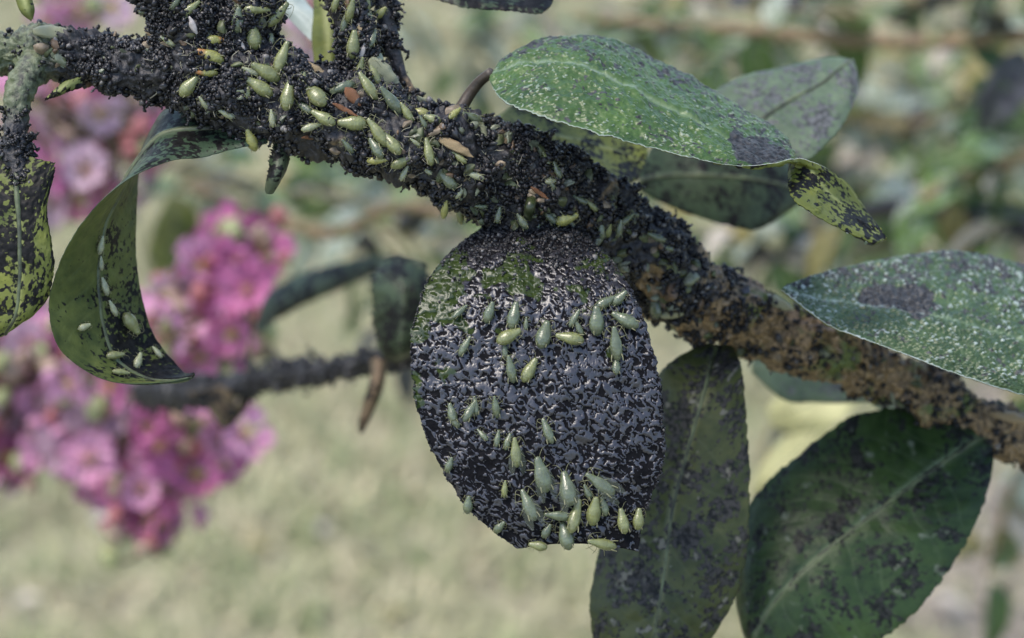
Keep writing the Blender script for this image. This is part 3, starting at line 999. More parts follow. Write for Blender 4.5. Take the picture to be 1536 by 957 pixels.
for sec, lb in (
    ([((1300, 560, .41), (1303, 570, .41), (1305, 585, .41)), ((1240, 552, .42), (1245, 590, .41), (1260, 632, .405)), ((1185, 572, .42), (1195, 610, .41), (1205, 650, .41)),
      ((1150, 615, .42), (1153, 625, .42), (1158, 640, .42))], 'pale yellow dry leaf beneath the branch'),
    ([((1230, 625, .44), (1240, 630, .44), (1250, 640, .44)), ((1180, 650, .45), (1195, 680, .44), (1215, 700, .44)), ((1145, 690, .45), (1155, 715, .44), (1175, 735, .44)), ((1125, 740, .45), (1128, 745, .45), (1135, 748, .45))],
     'second pale yellow leaf, lower beneath the branch')):
    blade('leaf', sec, 50, 36, [M_pale, M_pale], p1, seed=50 + len(lb), mold=0.2, label=lb, midrib=0.0003)

# generic leaf meshes for the shrub behind
def generic_leaf(mat, seed, curl, fold, wid, mold, resid_glint=0.0):
    nu, nv = 22, 13
    u = np.linspace(0, 1, nu)
    v = np.linspace(-1, 1, nv)
    U, V = np.meshgrid(u, v, indexing='ij')
    w = wid * np.sin(math.pi * np.clip(U, 0, 1) ** 0.85) ** 0.75 + 0.004
    x = V * w
    y = U.copy()
    z = -curl * U ** 2 + fold * np.abs(V) * w * 1.2 + 0.03 * perlin(np.stack([U * 3, V * 2, 0 * U + seed], -1))
    p = np.stack([x, y, z], -1)
    pm = np.stack([U * 30, V * 14, 0 * U + seed * 3.1], -1)
    mo = np.clip(0.5 + 0.9 * fbm(pm * 0.25, 3) + (mold - 0.5) * 1.2, 0, 1)
    N = grid_normals(p)
    bot = p - N * 0.008
    n = nu * nv
    f = [grid_faces(nu, nv, 0), grid_faces(nu, nv, n, flip=True)]
    ring = np.concatenate([np.arange(nv), np.arange(1, nu) * nv + nv - 1, (nu - 1) * nv + np.arange(nv - 2, -1, -1), np.arange(nu - 2, 0, -1) * nv])
    nx = np.roll(ring, -1)
    f.append(np.stack([nx, ring, ring + n, nx + n], -1))
    vein = np.exp(-(V / 0.06) ** 2)
    rs = resid_glint * np.clip(0.5 + fbm(pm * 0.4 + 20, 2), 0, 1)
    two = lambda a: np.concatenate([a.ravel(), a.ravel()])
    return make_mesh('leaf', np.concatenate([p.reshape(-1, 3), bot.reshape(-1, 3)]), np.concatenate(f), [mat],
                     attrs={'mold': two(mo), 'resid_glint': two(rs), 'tone': two(np.clip(0.5 + 0.5 * fbm(pm * .2, 2), 0, 1)), 'vein': two(vein)})


def bg_leaf_mat(name, d, l, **kw):
    return leaf_material(name, d, l, VEIN, (0.03, 0.03, 0.033), resid_glint=(0.4, 0.43, 0.4), fine=6, fine_h=0.0005, **kw)


BG = [generic_leaf(bg_leaf_mat('shrub leaf a', (0.03, 0.06, 0.015), (0.075, 0.13, 0.03), rough=0.4), 1, 0.3, 0.3, 0.27, 0.3),
      generic_leaf(bg_leaf_mat('shrub leaf b', (0.05, 0.1, 0.02), (0.14, 0.22, 0.05), rough=0.32), 2, 0.1, 0.15, 0.3, 0.35, 0.7),
      generic_leaf(bg_leaf_mat('shrub leaf c', (0.12, 0.15, 0.10), (0.27, 0.31, 0.21), rough=0.4), 3, 0.4, 0.25, 0.26, 0.25, 0.8),
      generic_leaf(bg_leaf_mat('shrub leaf d', (0.14, 0.12, 0.04), (0.28, 0.24, 0.09), rough=0.55), 4, 0.5, 0.4, 0.24, 0.3),
      generic_leaf(bg_leaf_mat('shrub leaf e', (0.03, 0.04, 0.025), (0.07, 0.09, 0.05), rough=0.45), 5, 0.2, 0.3, 0.27, 0.6, 0.3),
      generic_leaf(bg_leaf_mat('shrub leaf f', (0.3, 0.26, 0.22), (0.5, 0.45, 0.38), rough=0.6), 6, 0.6, 0.5, 0.25, 0.2)]


def leafy_branch(label, ctrl, n, size, seed, weights, bare=0.6, spread=1.0, group='leafy branches of the shrub behind'):
    rr = random.Random(seed)
    e, C = back_branch(label, ctrl, seed, bare=bare, group=group)
    base = np.array(e.location)
    for i in range(n):
        f = 0.06 + 0.94 * i / max(1, n - 1)
        c = C[min(len(C) - 1, int(f * (len(C) - 1)))]
        me = BG[rr.choices(range(6), weights)[0]]
        o = bpy.data.objects.new('leaf', me)
        col.objects.link(o)
        o.parent = e
        s = size * rr.uniform(0.7, 1.25)
        a = rr.uniform(0, 2 * math.pi)
        off = Vector((math.cos(a), rr.uniform(-0.4, 0.4), math.sin(a))) * spread * rr.uniform(0.0, 0.012)
        o.location = Vector(c - base) + off
        dirv = Vector((math.cos(a), rr.uniform(-0.8, 0.8), math.sin(a) * 0.9 - 0.25)).normalized()
        q = dirv.to_track_quat('Y', 'Z')
        o.rotation_euler = (q @ Euler((0, rr.uniform(-0.9, 0.9), 0)).to_quaternion()).to_euler()
        o.scale = (s, s, s)
    return e


W1 = (4, 5, 5, 1.2, 1.2, 1.6)
leafy_branch('long brown branch running level behind the flecked leaf, bearing blurred leaves',
             [(860, 25, .56, 6), (1000, 38, .55, 9), (1150, 48, .54, 11), (1300, 60, .53, 12), (1420, 62, .52, 12), (1560, 50, .51, 13)], 22, 0.022, 11, W1)
leafy_branch('dark branch sloping down behind the folded leaf tip',
             [(1260, 330, .60, 10), (1340, 310, .58, 16), (1430, 318, .56, 20), (1560, 350, .54, 22)], 16, 0.020, 12, W1, bare=0.1)
leafy_branch('pale tan twig with leaves rising above the crusted leaf',
             [(1380, 300, .54, 7), (1440, 268, .54, 9), (1500, 245, .53, 10), (1570, 225, .52, 11)], 10, 0.018, 13, W1, bare=0.95)
leafy_branch('leafy bough high above the pale grey-green leaf',
             [(980, -40, .82, 5), (1120, 10, .80, 6), (1280, 20, .78, 7), (1430, -10, .76, 8), (1580, -40, .75, 8)], 50, 0.026, 14, W1, spread=2.5)
leafy_branch('leafy bough filling the gap between the level branch and the dark branch',
             [(1130, 150, .96, 4), (1250, 170, .94, 5), (1350, 190, .92, 6), (1450, 160, .90, 6), (1580, 140, .88, 6)], 70, 0.028, 15, W1, spread=4)
leafy_branch('leafy bough crossing lower through that same gap',
             [(1230, 250, 1.02, 4), (1330, 230, 1.0, 5), (1430, 250, .98, 5), (1580, 260, .96, 6)], 55, 0.028, 22, W1, spread=4)
leafy_branch('leafy bough far behind the flecked leaf, above its blade',
             [(780, 20, 1.15, 3), (900, 50, 1.12, 4), (1020, 80, 1.10, 4), (1160, 110, 1.06, 4), (1300, 100, 1.04, 4)], 60, 0.030, 16, (2, 5, 6, 1, .6, 2), spread=3)
leafy_branch('far leafy bough below the dark branch and above the crusted leaf',
             [(1150, 300, 1.0, 4), (1250, 350, .98, 4), (1350, 380, .96, 5), (1460, 390, .94, 5), (1580, 380, .92, 5)], 50, 0.026, 17, W1, spread=3)
leafy_branch('far leafy bough seen through the gap under the folded leaf tip',
             [(960, 330, .70, 4), (1040, 350, .68, 5), (1120, 380, .66, 5), (1220, 390, .65, 5)], 40, 0.020, 18, (5, 3, 3, 1.2, 3, 1), bare=0.2, spread=1.5)
leafy_branch('far leafy twig among the upper pink blossoms',
             [(-60, 300, .60, 5), (60, 260, .58, 5), (180, 240, .57, 5), (300, 260, .56, 5), (400, 300, .56, 5)], 34, 0.016, 19, (3, 3, 5, 2, 1, 3))
leafy_branch('far leafy twig over the lawn behind the sooty shoots',
             [(380, 40, .95, 2), (470, 120, .94, 3), (560, 200, .92, 3), (650, 300, .90, 3)], 26, 0.034, 20, (2, 5, 6, .6, .3, 2), spread=2)
leafy_branch('dense dark bough deepest behind the level branch',
             [(960, 60, 1.5, 3), (1120, 90, 1.48, 3), (1300, 120, 1.45, 3), (1450, 100, 1.42, 3), (1620, 120, 1.4, 3)], 80, 0.055, 23, (6, 3, 1.5, .6, 5, .4), spread=9)
leafy_branch('dense dark bough deepest behind the crusted leaf',
             [(1080, 330, 1.5, 3), (1220, 330, 1.48, 3), (1340, 300, 1.45, 3), (1480, 320, 1.42, 3), (1620, 330, 1.4, 3)], 80, 0.055, 24, (6, 3, 1.5, .6, 5, .4), spread=9)
leafy_branch('blurred leafy bough behind the underside of the branch',
             [(200, 300, .85, 3), (330, 270, .84, 4), (450, 280, .82, 4), (560, 310, .80, 4), (660, 360, .78, 4)], 60, 0.026, 25, (3, 5, 5, 1, 1.5, 1.5), spread=4)
leafy_branch('sparse blurred twig above the slim sooty shoot and the flecked leaf',
             [(420, -30, 1.1, 3), (560, 20, 1.1, 3), (700, 60, 1.1, 3), (820, 30, 1.1, 3)], 30, 0.034, 26, (1, 5, 7, .6, .2, 2), spread=5)
leafy_branch('blurred leafy twig behind the gap between glossy leaf and twig leaf',
             [(560, 330, .6, 4), (600, 380, .6, 4), (620, 430, .6, 4), (640, 480, .6, 3)], 26, 0.016, 27, (4, 3, 4, 1, 4, 1), spread=1.5)
leafy_branch('blurred leafy twig in the gap between long leaf and broad leaf',
             [(1180, 520, .7, 4), (1200, 580, .7, 4), (1160, 640, .7, 4), (1140, 700, .7, 3)], 16, 0.02, 28, (2, 3, 5, 3, 1, 3), spread=1.5)
leafy_branch('low pale twig hanging behind the broad dark green leaf',
             [(1600, 560, .62, 5), (1540, 680, .64, 5), (1510, 760, .65, 5), (1480, 860, .67, 4)], 16, 0.026, 21, (2, 3, 4, 3, 1, 3))

# ------------------------------------------------------------------ pink blossoms
def petal_material(name, base, var):
    k = NT(name)
    n = k.noise(5, 3)
    c = k.mix(k.ramp(n, 0.3, 0.7), base, var)
    k.set(Base_Color=c, Roughness=0.55)
    tr = k.n('BsdfTranslucent')
    k.l(c, tr.inputs[0])
    mx = k.n('MixShader')
    mx.inputs[0].default_value = 0.3
    k.l(k.b.outputs[0], mx.inputs[1])
    k.l(tr.outputs[0], mx.inputs[2])
    k.l(mx.outputs[0], k.out.inputs[0])
    return k.m


PM = [petal_material('pink petal', (0.54, 0.2, 0.37), (0.7, 0.42, 0.55)), petal_material('deep pink petal', (0.44, 0.10, 0.25), (0.56, 0.22, 0.39)),
      petal_material('pale pink petal', (0.5, 0.32, 0.42), (0.58, 0.44, 0.5))]
M_calyx = simple('calyx', (0.2, 0.13, 0.06), 0.6, noise=4, var=0.5)
M_stamen = simple('stamen', (0.6, 0.42, 0.1), 0.6)
M_bud = [simple('tan seed bud', (0.26, 0.18, 0.13), 0.6, noise=3, var=0.5), simple('green bud', (0.25, 0.27, 0.12), 0.55, noise=3, var=0.4),
         simple('reddish bud', (0.3, 0.1, 0.1), 0.55, noise=3, var=0.4)]


def petal_mesh(mat, seed):
    nu, nv = 11, 11
    U, V = np.meshgrid(np.linspace(0, 1, nu), np.linspace(-1, 1, nv), indexing='ij')
    w = 0.05 + 0.42 * sstep(0.25, 0.7, U) * (1 - 0.35 * sstep(0.8, 1.0, U) * V ** 2)
    x = V * w
    y = U * (1 - 0.12 * V ** 2)
    z = 0.25 * U ** 2 + 0.16 * sstep(0.3, 0.9, U) * np.sin(V * 6 + seed) + 0.25 * U * perlin(np.stack([U * 4, V * 3, 0 * U + seed + 0.5], -1))
    return make_mesh('petal', np.stack([x, y, z], -1).reshape(-1, 3), grid_faces(nu, nv), [mat])


PET = [[petal_mesh(m, s) for s in (1, 2, 3)] for m in PM]


def sphere_grid(nu, nv):
    th = np.linspace(0.0, math.pi, nu)
    ph = np.linspace(0, 2 * math.pi, nv, endpoint=False)
    T, F = np.meshgrid(th, ph, indexing='ij')
    return np.stack([np.sin(T) * np.cos(F), np.sin(T) * np.sin(F), np.cos(T)], -1)


def flower_core():
    s = sphere_grid(7, 10)
    v1 = s * np.array([0.16, 0.16, 0.2])
    rad_ = 1 + 0.18 * np.cos(6 * np.arctan2(s[..., 1], s[..., 0]))
    v1[..., :2] *= rad_[..., None]
    vs_, fs, mi = [v1.reshape(-1, 3)], [grid_faces(7, 10, 0, wrap=True)], [np.zeros(60)]
    off = 70
    for i in range(14):
        a = i * 2.4
        r_ = 0.06 + 0.1 * (i % 3) / 2
        b = np.array([r_ * math.cos(a), r_ * math.sin(a), 0.12])
        tip = b + np.array([r_ * math.cos(a), r_ * math.sin(a), 0.32])
        C = np.linspace(b, tip, 4)
        rr_ = np.array([0.008, 0.008, 0.03, 0.02])
        _, nn, _ = tube_verts(C, rr_, 5)
        vs_.append((C[:, None] + nn * rr_[:, None, None]).reshape(-1, 3))
        fs.append(grid_faces(4, 5, off, wrap=True))
        mi.append(np.ones(15))
        off += 20
    return make_mesh('flower', np.concatenate(vs_), np.concatenate(fs), [M_calyx, M_stamen], mat_idx=np.concatenate(mi))


FL = flower_core()


def bud_mesh(mat):
    s = sphere_grid(9, 12)
    v = s * np.array([0.5, 0.5, 0.62])
    v[..., 2] += 0.12 * sstep(0.7, 1, s[..., 2])
    v[..., :2] *= (1 + 0.06 * np.cos(6 * np.arctan2(s[..., 1], s[..., 0])))[..., None]
    return make_mesh('bud', v.reshape(-1, 3), grid_faces(9, 12, 0, wrap=True), [mat])


BUD = [bud_mesh(m) for m in M_bud]
M_stalk = simple('flower stalk', (0.12, 0.09, 0.05), 0.6, noise=300, var=0.4)


def panicle(label, axis, spots, seed, fsize=0.0125, mats=(5, 3, 2), nbud=14, bud_size=0.0042):
    """axis: stalk control points (px,py,d,r); spots: (px,py) where single flowers open"""
    rr = random.Random(seed)
    e = bpy.data.objects.new('flower_panicle', None)
    col.objects.link(e)
    e.location = Vector(P(*axis[0][:3]))
    tag(e, label, 'blossom', 'pink blossom clusters')
    base = np.array(e.location)
    C3 = np.array([[*P(c[0], c[1], c[2]), c[3] * PXM(c[2])] for c in axis])
    c, _ = hermite(C3, 24)
    tube_obj('stalk', c[:, :3], c[:, 3], M_stalk, e, ring=8)
    stems_v, stems_f, off = [], [], 0
    for i, sp in enumerate(spots):
        d = axis[len(axis) // 2][2] + rr.uniform(-0.035, 0.03)
        pos = P(sp[0], sp[1], d)
        near = c[np.argmin(np.linalg.norm(c[:, :3] - pos, axis=1)), :3]
        mid = (near + pos) / 2 + np.array([0, 0, -0.004])
        cc, _ = hermite(np.array([near, mid, pos]), 8)
        _, nn, _ = tube_verts(cc, np.full(8, 0.0006), 5)
        stems_v.append((cc[:, None] + nn * 0.0007).reshape(-1, 3))
        stems_f.append(grid_faces(8, 5, off, wrap=True))
        off += 40
        fo = bpy.data.objects.new('flower', FL)
        col.objects.link(fo)
        fo.parent = e
        fo.location = Vector(pos - base)
        s = fsize * rr.uniform(0.75, 1.2) * 0.5
        fo.scale = (s, s, s)
        nd = Vector((rr.uniform(-0.7, 0.7), rr.uniform(-1, 0.1), rr.uniform(-0.4, 0.8))).normalized()
        fo.rotation_euler = nd.to_track_quat('Z', 'Y').to_euler()
        mk = rr.choices((0, 1, 2), mats)[0]
        for k2 in range(6):
            po = bpy.data.objects.new('petal', PET[mk][rr.randrange(3)])
            col.objects.link(po)
            po.parent = fo
            po.location = Vector((0.12 * math.cos(k2 * math.pi / 3 + math.pi / 2), 0.12 * math.sin(k2 * math.pi / 3 + math.pi / 2), 0.1))
            po.rotation_euler = (rr.uniform(-0.35, 0.45), rr.uniform(-0.3, 0.3), k2 * math.pi / 3 + rr.uniform(-0.15, 0.15))
            q = rr.uniform(0.95, 1.3)
            po.scale = (q, q, q)
    for i in range(nbud):
        sp = rr.choice(spots)
        d = axis[len(axis) // 2][2] + rr.uniform(-0.03, 0.04)
        pos = P(sp[0] + rr.uniform(-45, 45), sp[1] + rr.uniform(-40, 40), d)
        near = c[np.argmin(np.linalg.norm(c[:, :3] - pos, axis=1)), :3]
        cc, _ = hermite(np.array([near, (near + pos) / 2 + np.array([0, 0, -0.003]), pos]), 8)
        _, nn, _ = tube_verts(cc, np.full(8, 0.0006), 5)
        stems_v.append((cc[:, None] + nn * 0.0006).reshape(-1, 3))
        stems_f.append(grid_faces(8, 5, off, wrap=True))
        off += 40
        bo = bpy.data.objects.new('bud', BUD[rr.choices((0, 1, 2), (4, 3, 2))[0]])
        col.objects.link(bo)
        bo.parent = e
        bo.location = Vector(pos - base)
        s = bud_size * rr.uniform(0.7, 1.4)
        bo.scale = (s, s, s)
        bo.rotation_euler = (rr.uniform(-1, 1), rr.uniform(-1, 1), 0)
    st = put('pedicel', np.concatenate(stems_v), np.concatenate(stems_f), [M_stalk], e, origin=base)
    st['kind'] = 'stuff'
    return e


def jitter_spots(poly, n, seed, gap):
    rr = random.Random(seed)
    xs, ys = [p[0] for p in poly], [p[1] for p in poly]
    out = []
    for _ in range(4000):
        x, y = rr.uniform(min(xs), max(xs)), rr.uniform(min(ys), max(ys))
        c = False
        j = len(poly) - 1
        for i in range(len(poly)):
            if (poly[i][1] > y) != (poly[j][1] > y) and x < (poly[j][0] - poly[i][0]) * (y - poly[i][1]) / (poly[j][1] - poly[i][1]) + poly[i][0]:
                c = not c
            j = i
        if c and all((x - a) ** 2 + (y - b) ** 2 > gap * gap for a, b in out):
            out.append((x, y))
            if len(out) >= n:
                break
    return out


low_a = jitter_spots([(90, 560), (330, 580), (380, 640), (330, 700), (270, 760), (225, 795), (195, 785), (150, 740), (100, 690), (80, 620)], 54, 1, 28)
panicle('large drooping pink blossom cluster hanging lowest over the lawn', [(160, 520, .47, 8), (180, 620, .47, 8), (215, 720, .47, 7), (220, 820, .47, 5)], low_a + [(210, 800), (240, 785), (268, 700), (160, 710)], 31, nbud=90)
low_b = jitter_spots([(-60, 500), (60, 480), (110, 520), (100, 620), (60, 700), (-20, 720), (-60, 680)], 40, 2, 28)
panicle('pink and tan blossom cluster below the yellowed leaf', [(-80, 480, .48, 8), (-20, 540, .48, 8), (30, 620, .48, 7), (30, 700, .48, 5)], low_b, 32, nbud=80, mats=(3, 2, 4))
mid = jitter_spots([(228, 420), (290, 380), (340, 335), (392, 345), (400, 420), (380, 480), (330, 545), (270, 550), (235, 490)], 34, 3, 27)
panicle('bright pink blossom cluster beside the curled leaf', [(430, 560, .45, 9), (380, 500, .45, 8), (330, 450, .45, 7), (350, 370, .45, 5)], mid, 33, nbud=60)
up = jitter_spots([(30, 110), (250, 125), (255, 215), (200, 290), (100, 310), (30, 280)], 30, 4, 34)
panicle('pink blossom cluster under the sooty crust of the branch', [(-40, 330, .52, 7), (40, 270, .52, 7), (120, 210, .52, 6), (170, 160, .52, 5)], up, 34, nbud=80, mats=(5, 2, 3))
panicle('pink blossoms above the pale end of the branch', [(60, -120, .50, 7), (80, -60, .50, 6), (100, -20, .50, 5), (100, 20, .5, 4)],
        [(72, 5), (110, 12), (90, -30), (128, -20), (160, 15), (62, 28)], 35, nbud=5)
panicle('few pink petals glimpsed between the sooty shoots', [(480, -60, .47, 6), (470, 0, .47, 6), (462, 60, .47, 5), (465, 110, .47, 4)],
        [(458, 70), (472, 20), (450, 100)], 36, nbud=2, fsize=0.014)


# ------------------------------------------------------------------ aphids
def aphid_mesh(kind, plump=1.0, flip=1):
    """one unit long aphid, head towards +x, belly on z = 0: body, eyes, antennae, legs, cornicles"""
    nu, nv = 40, 16
    t = 0.5 - 0.5 * np.cos(np.linspace(0, math.pi, nu))     # tail to head
    ctrl = np.array([[0, 0.02, 0], [0.03, 0.07, 0], [0.1, 0.135, 0], [0.24, 0.192, 0], [0.42, 0.21, 0], [0.58, 0.185, 0], [0.72, 0.14, 0], [0.84, 0.11, 0], [0.93, 0.095, 0], [0.98, 0.072, 0], [1.0, 0.02, 0]])
    w = np.interp(t, ctrl[:, 0], ctrl[:, 1])
    w = np.convolve(np.pad(w, 1, mode='edge'), [0.25, 0.5, 0.25], 'valid')
    w[0], w[-1] = 0.006, 0.006
    w = w * plump
    seg = 0.5 + 0.5 * np.cos(t * math.pi * 2 * 9)
    w2 = w * (1 - 0.035 * (1 - seg) ** 2 * (t > 0.08))
    th = np.linspace(0, 2 * math.pi, nv, endpoint=False)
    x = (t - 0.5)[:, None] + 0 * th
    y = w2[:, None] * np.cos(th)[None]
    zz = np.sin(th)[None] * w2[:, None] * np.where(np.sin(th) > 0, 0.95, 0.6)[None]
    z = zz + 0.16
    body = np.stack([x, y, z], -1)
    V, F, MI, AL, BA = [body.reshape(-1, 3)], [grid_faces(nu, nv, 0, wrap=True)], [], [np.repeat(t, nv)], [np.repeat((1 - seg) ** 3, nv)]
    MI.append(np.zeros(len(F[0])))
    off = nu * nv

    def tube(pts, rad_, mi_, ring=5, n=7):
        nonlocal off
        c, _ = hermite(np.array(pts, float), n)
        r_ = np.linspace(rad_[0], rad_[1], n)
        _, nn, _ = tube_verts(c, r_, ring)
        V.append((c[:, None] + nn * r_[:, None, None]).reshape(-1, 3))
        f = grid_faces(n, ring, off, wrap=True)
        F.append(f)
        MI.append(np.full(len(f), mi_))
        AL.append(np.full(n * ring, 0.3))
        BA.append(np.zeros(n * ring))
        off += n * ring
    for s in (-1, 1):
        e = sphere_grid(6, 8) * 0.022 + np.array([0.41, s * 0.075 * plump, 0.185])
        V.append(e.reshape(-1, 3))
        f = grid_faces(6, 8, off, wrap=True)
        F.append(f)
        MI.append(np.full(len(f), 2))
        AL.append(np.zeros(48))
        BA.append(np.zeros(48))
        off += 48
        tube([(0.46, s * 0.04, 0.19), (0.60, s * 0.10, 0.26), (0.68, s * 0.17, 0.24), (0.70, s * 0.24, 0.2)] if flip > 0 else
             [(0.46, s * 0.04, 0.19), (0.52, s * 0.14, 0.27), (0.36, s * 0.24, 0.27), (0.12, s * 0.30, 0.22)], (0.010, 0.005), 1)
        tube([(-0.28, s * 0.12, 0.24), (-0.38, s * 0.14, 0.29), (-0.46, s * 0.145, 0.31)], (0.02, 0.014), 1)
        for k2, (lx, ang, ln) in enumerate(((0.27, 0.95, 0.25), (0.16, 0.25, 0.24), (0.05, -0.8, 0.33))):
            dx, dy = math.sin(ang), math.cos(ang) * s
            b = np.array([lx, s * 0.08 * plump, 0.10])
            kn = b + np.array([dx * ln * 0.5, dy * ln * 0.5, 0.10])
            tip = b + np.array([dx * ln, dy * ln, -0.10])
            tube([b, kn, (kn + tip) / 2 + np.array([0, 0, 0.01]), tip], (0.016, 0.008), 1)
    return make_mesh('aphid', np.concatenate(V), np.concatenate(F), [AM[kind], M_limb, M_eye],
                     attrs={'along': np.concatenate(AL), 'band': np.concatenate(BA)}, mat_idx=np.concatenate(MI))


APH = {k2: [aphid_mesh(k2, 1.0, 1), aphid_mesh(k2, 0.78, -1), aphid_mesh(k2, 1.15, -1)] for k2 in AM}


def wing_mesh(s):
    nu, nv = 12, 6
    U, V = np.meshgrid(np.linspace(0, 1, nu), np.linspace(0, 1, nv), indexing='ij')
    w = 0.24 * np.sin(math.pi * np.clip(U * 0.9 + 0.06, 0, 1)) ** 0.7
    x = 0.22 - 0.95 * U
    y = s * (0.05 + 0.10 * U + (V - 0.35) * w)
    z = 0.36 - 0.06 * U - 0.10 * np.abs(V - 0.2) * U
    a = np.stack([x, y, z], -1)
    n = nu * nv
    f1, f2 = grid_faces(nu, nv), grid_faces(nu, nv, n, flip=True)
    return make_mesh('wing', a.reshape(-1, 3), f1, [M_wing])


WING = [wing_mesh(-1), wing_mesh(1)]

dg = bpy.context.evaluated_depsgraph_get()


def leaf_bvh(o):
    me = o.data
    n = len(me.vertices)
    co = np.empty(n * 3, np.float32)
    me.vertices.foreach_get('co', co)
    co = co.reshape(-1, 3) + world_loc(o)
    return co, [tuple(p.vertices) for p in me.polygons]


def build_bvh(objs):
    vs_, fs, off = [], [], 0
    for o in objs:
        v, f = leaf_bvh(o)
        vs_ += [tuple(map(float, q)) for q in v]
        fs += [tuple(i + off for i in q) for q in f]
        off = len(vs_)
    return BVHTree.FromPolygons(vs_, fs)


shoots = [o for o in branch.children if o.name.split('.')[0] in ('bark', 'shoot', 'twig')]
BV = {'branch': build_bvh(shoots), 'glossy': build_bvh([main_leaf]), 'curl': build_bvh([curl_leaf]), 'edge': build_bvh([edge_leaf])}


def surface(zone, px, py):
    o = Vector(CAM)
    d = Vector(P(px, py, 1.0) - CAM).normalized()
    loc, nor, idx, dist = BV[zone].ray_cast(o, d)
    if loc is None:
        dd = {'branch': .205, 'glossy': .199, 'curl': .204, 'edge': .199}[zone]
        loc, nor, idx, dist = BV[zone].find_nearest(Vector(P(px, py, dd)))
    if nor.dot(d) > 0:
        nor = -nor
    return loc, nor, d


def orient(nor, ang, view):
    """x axis along the picture direction `ang` laid into the surface, z along the surface normal"""
    n = (nor * 0.6 - view * 0.75).normalized()
    h = Vector(RGT) * math.cos(R(ang)) + Vector(UPV) * math.sin(R(ang))
    x = (h - n * h.dot(n)).normalized()
    y = n.cross(x)
    return Matrix((x, y, n)).transposed().to_4x4()


def place_aphid(zone, px, py, ang, ln, kind, var, label, group, winged=False, lift=0.00012):
    loc, nor, view = surface(zone, px, py)
    s = 1.04 * ln * PXM((loc - Vector(CAM)).dot(Vector(FWD)))
    o = bpy.data.objects.new('aphid', APH[kind][var])
    col.objects.link(o)
    M = orient(nor, ang, view)
    o.rotation_euler = M.to_euler()
    o.location = loc + nor * lift
    o.scale = (s, s * 1.12, s)
    tag(o, label, 'aphid', group)
    if winged:
        for w in WING:
            wo = bpy.data.objects.new('wing', w)
            col.objects.link(wo)
            wo.parent = o
    return o


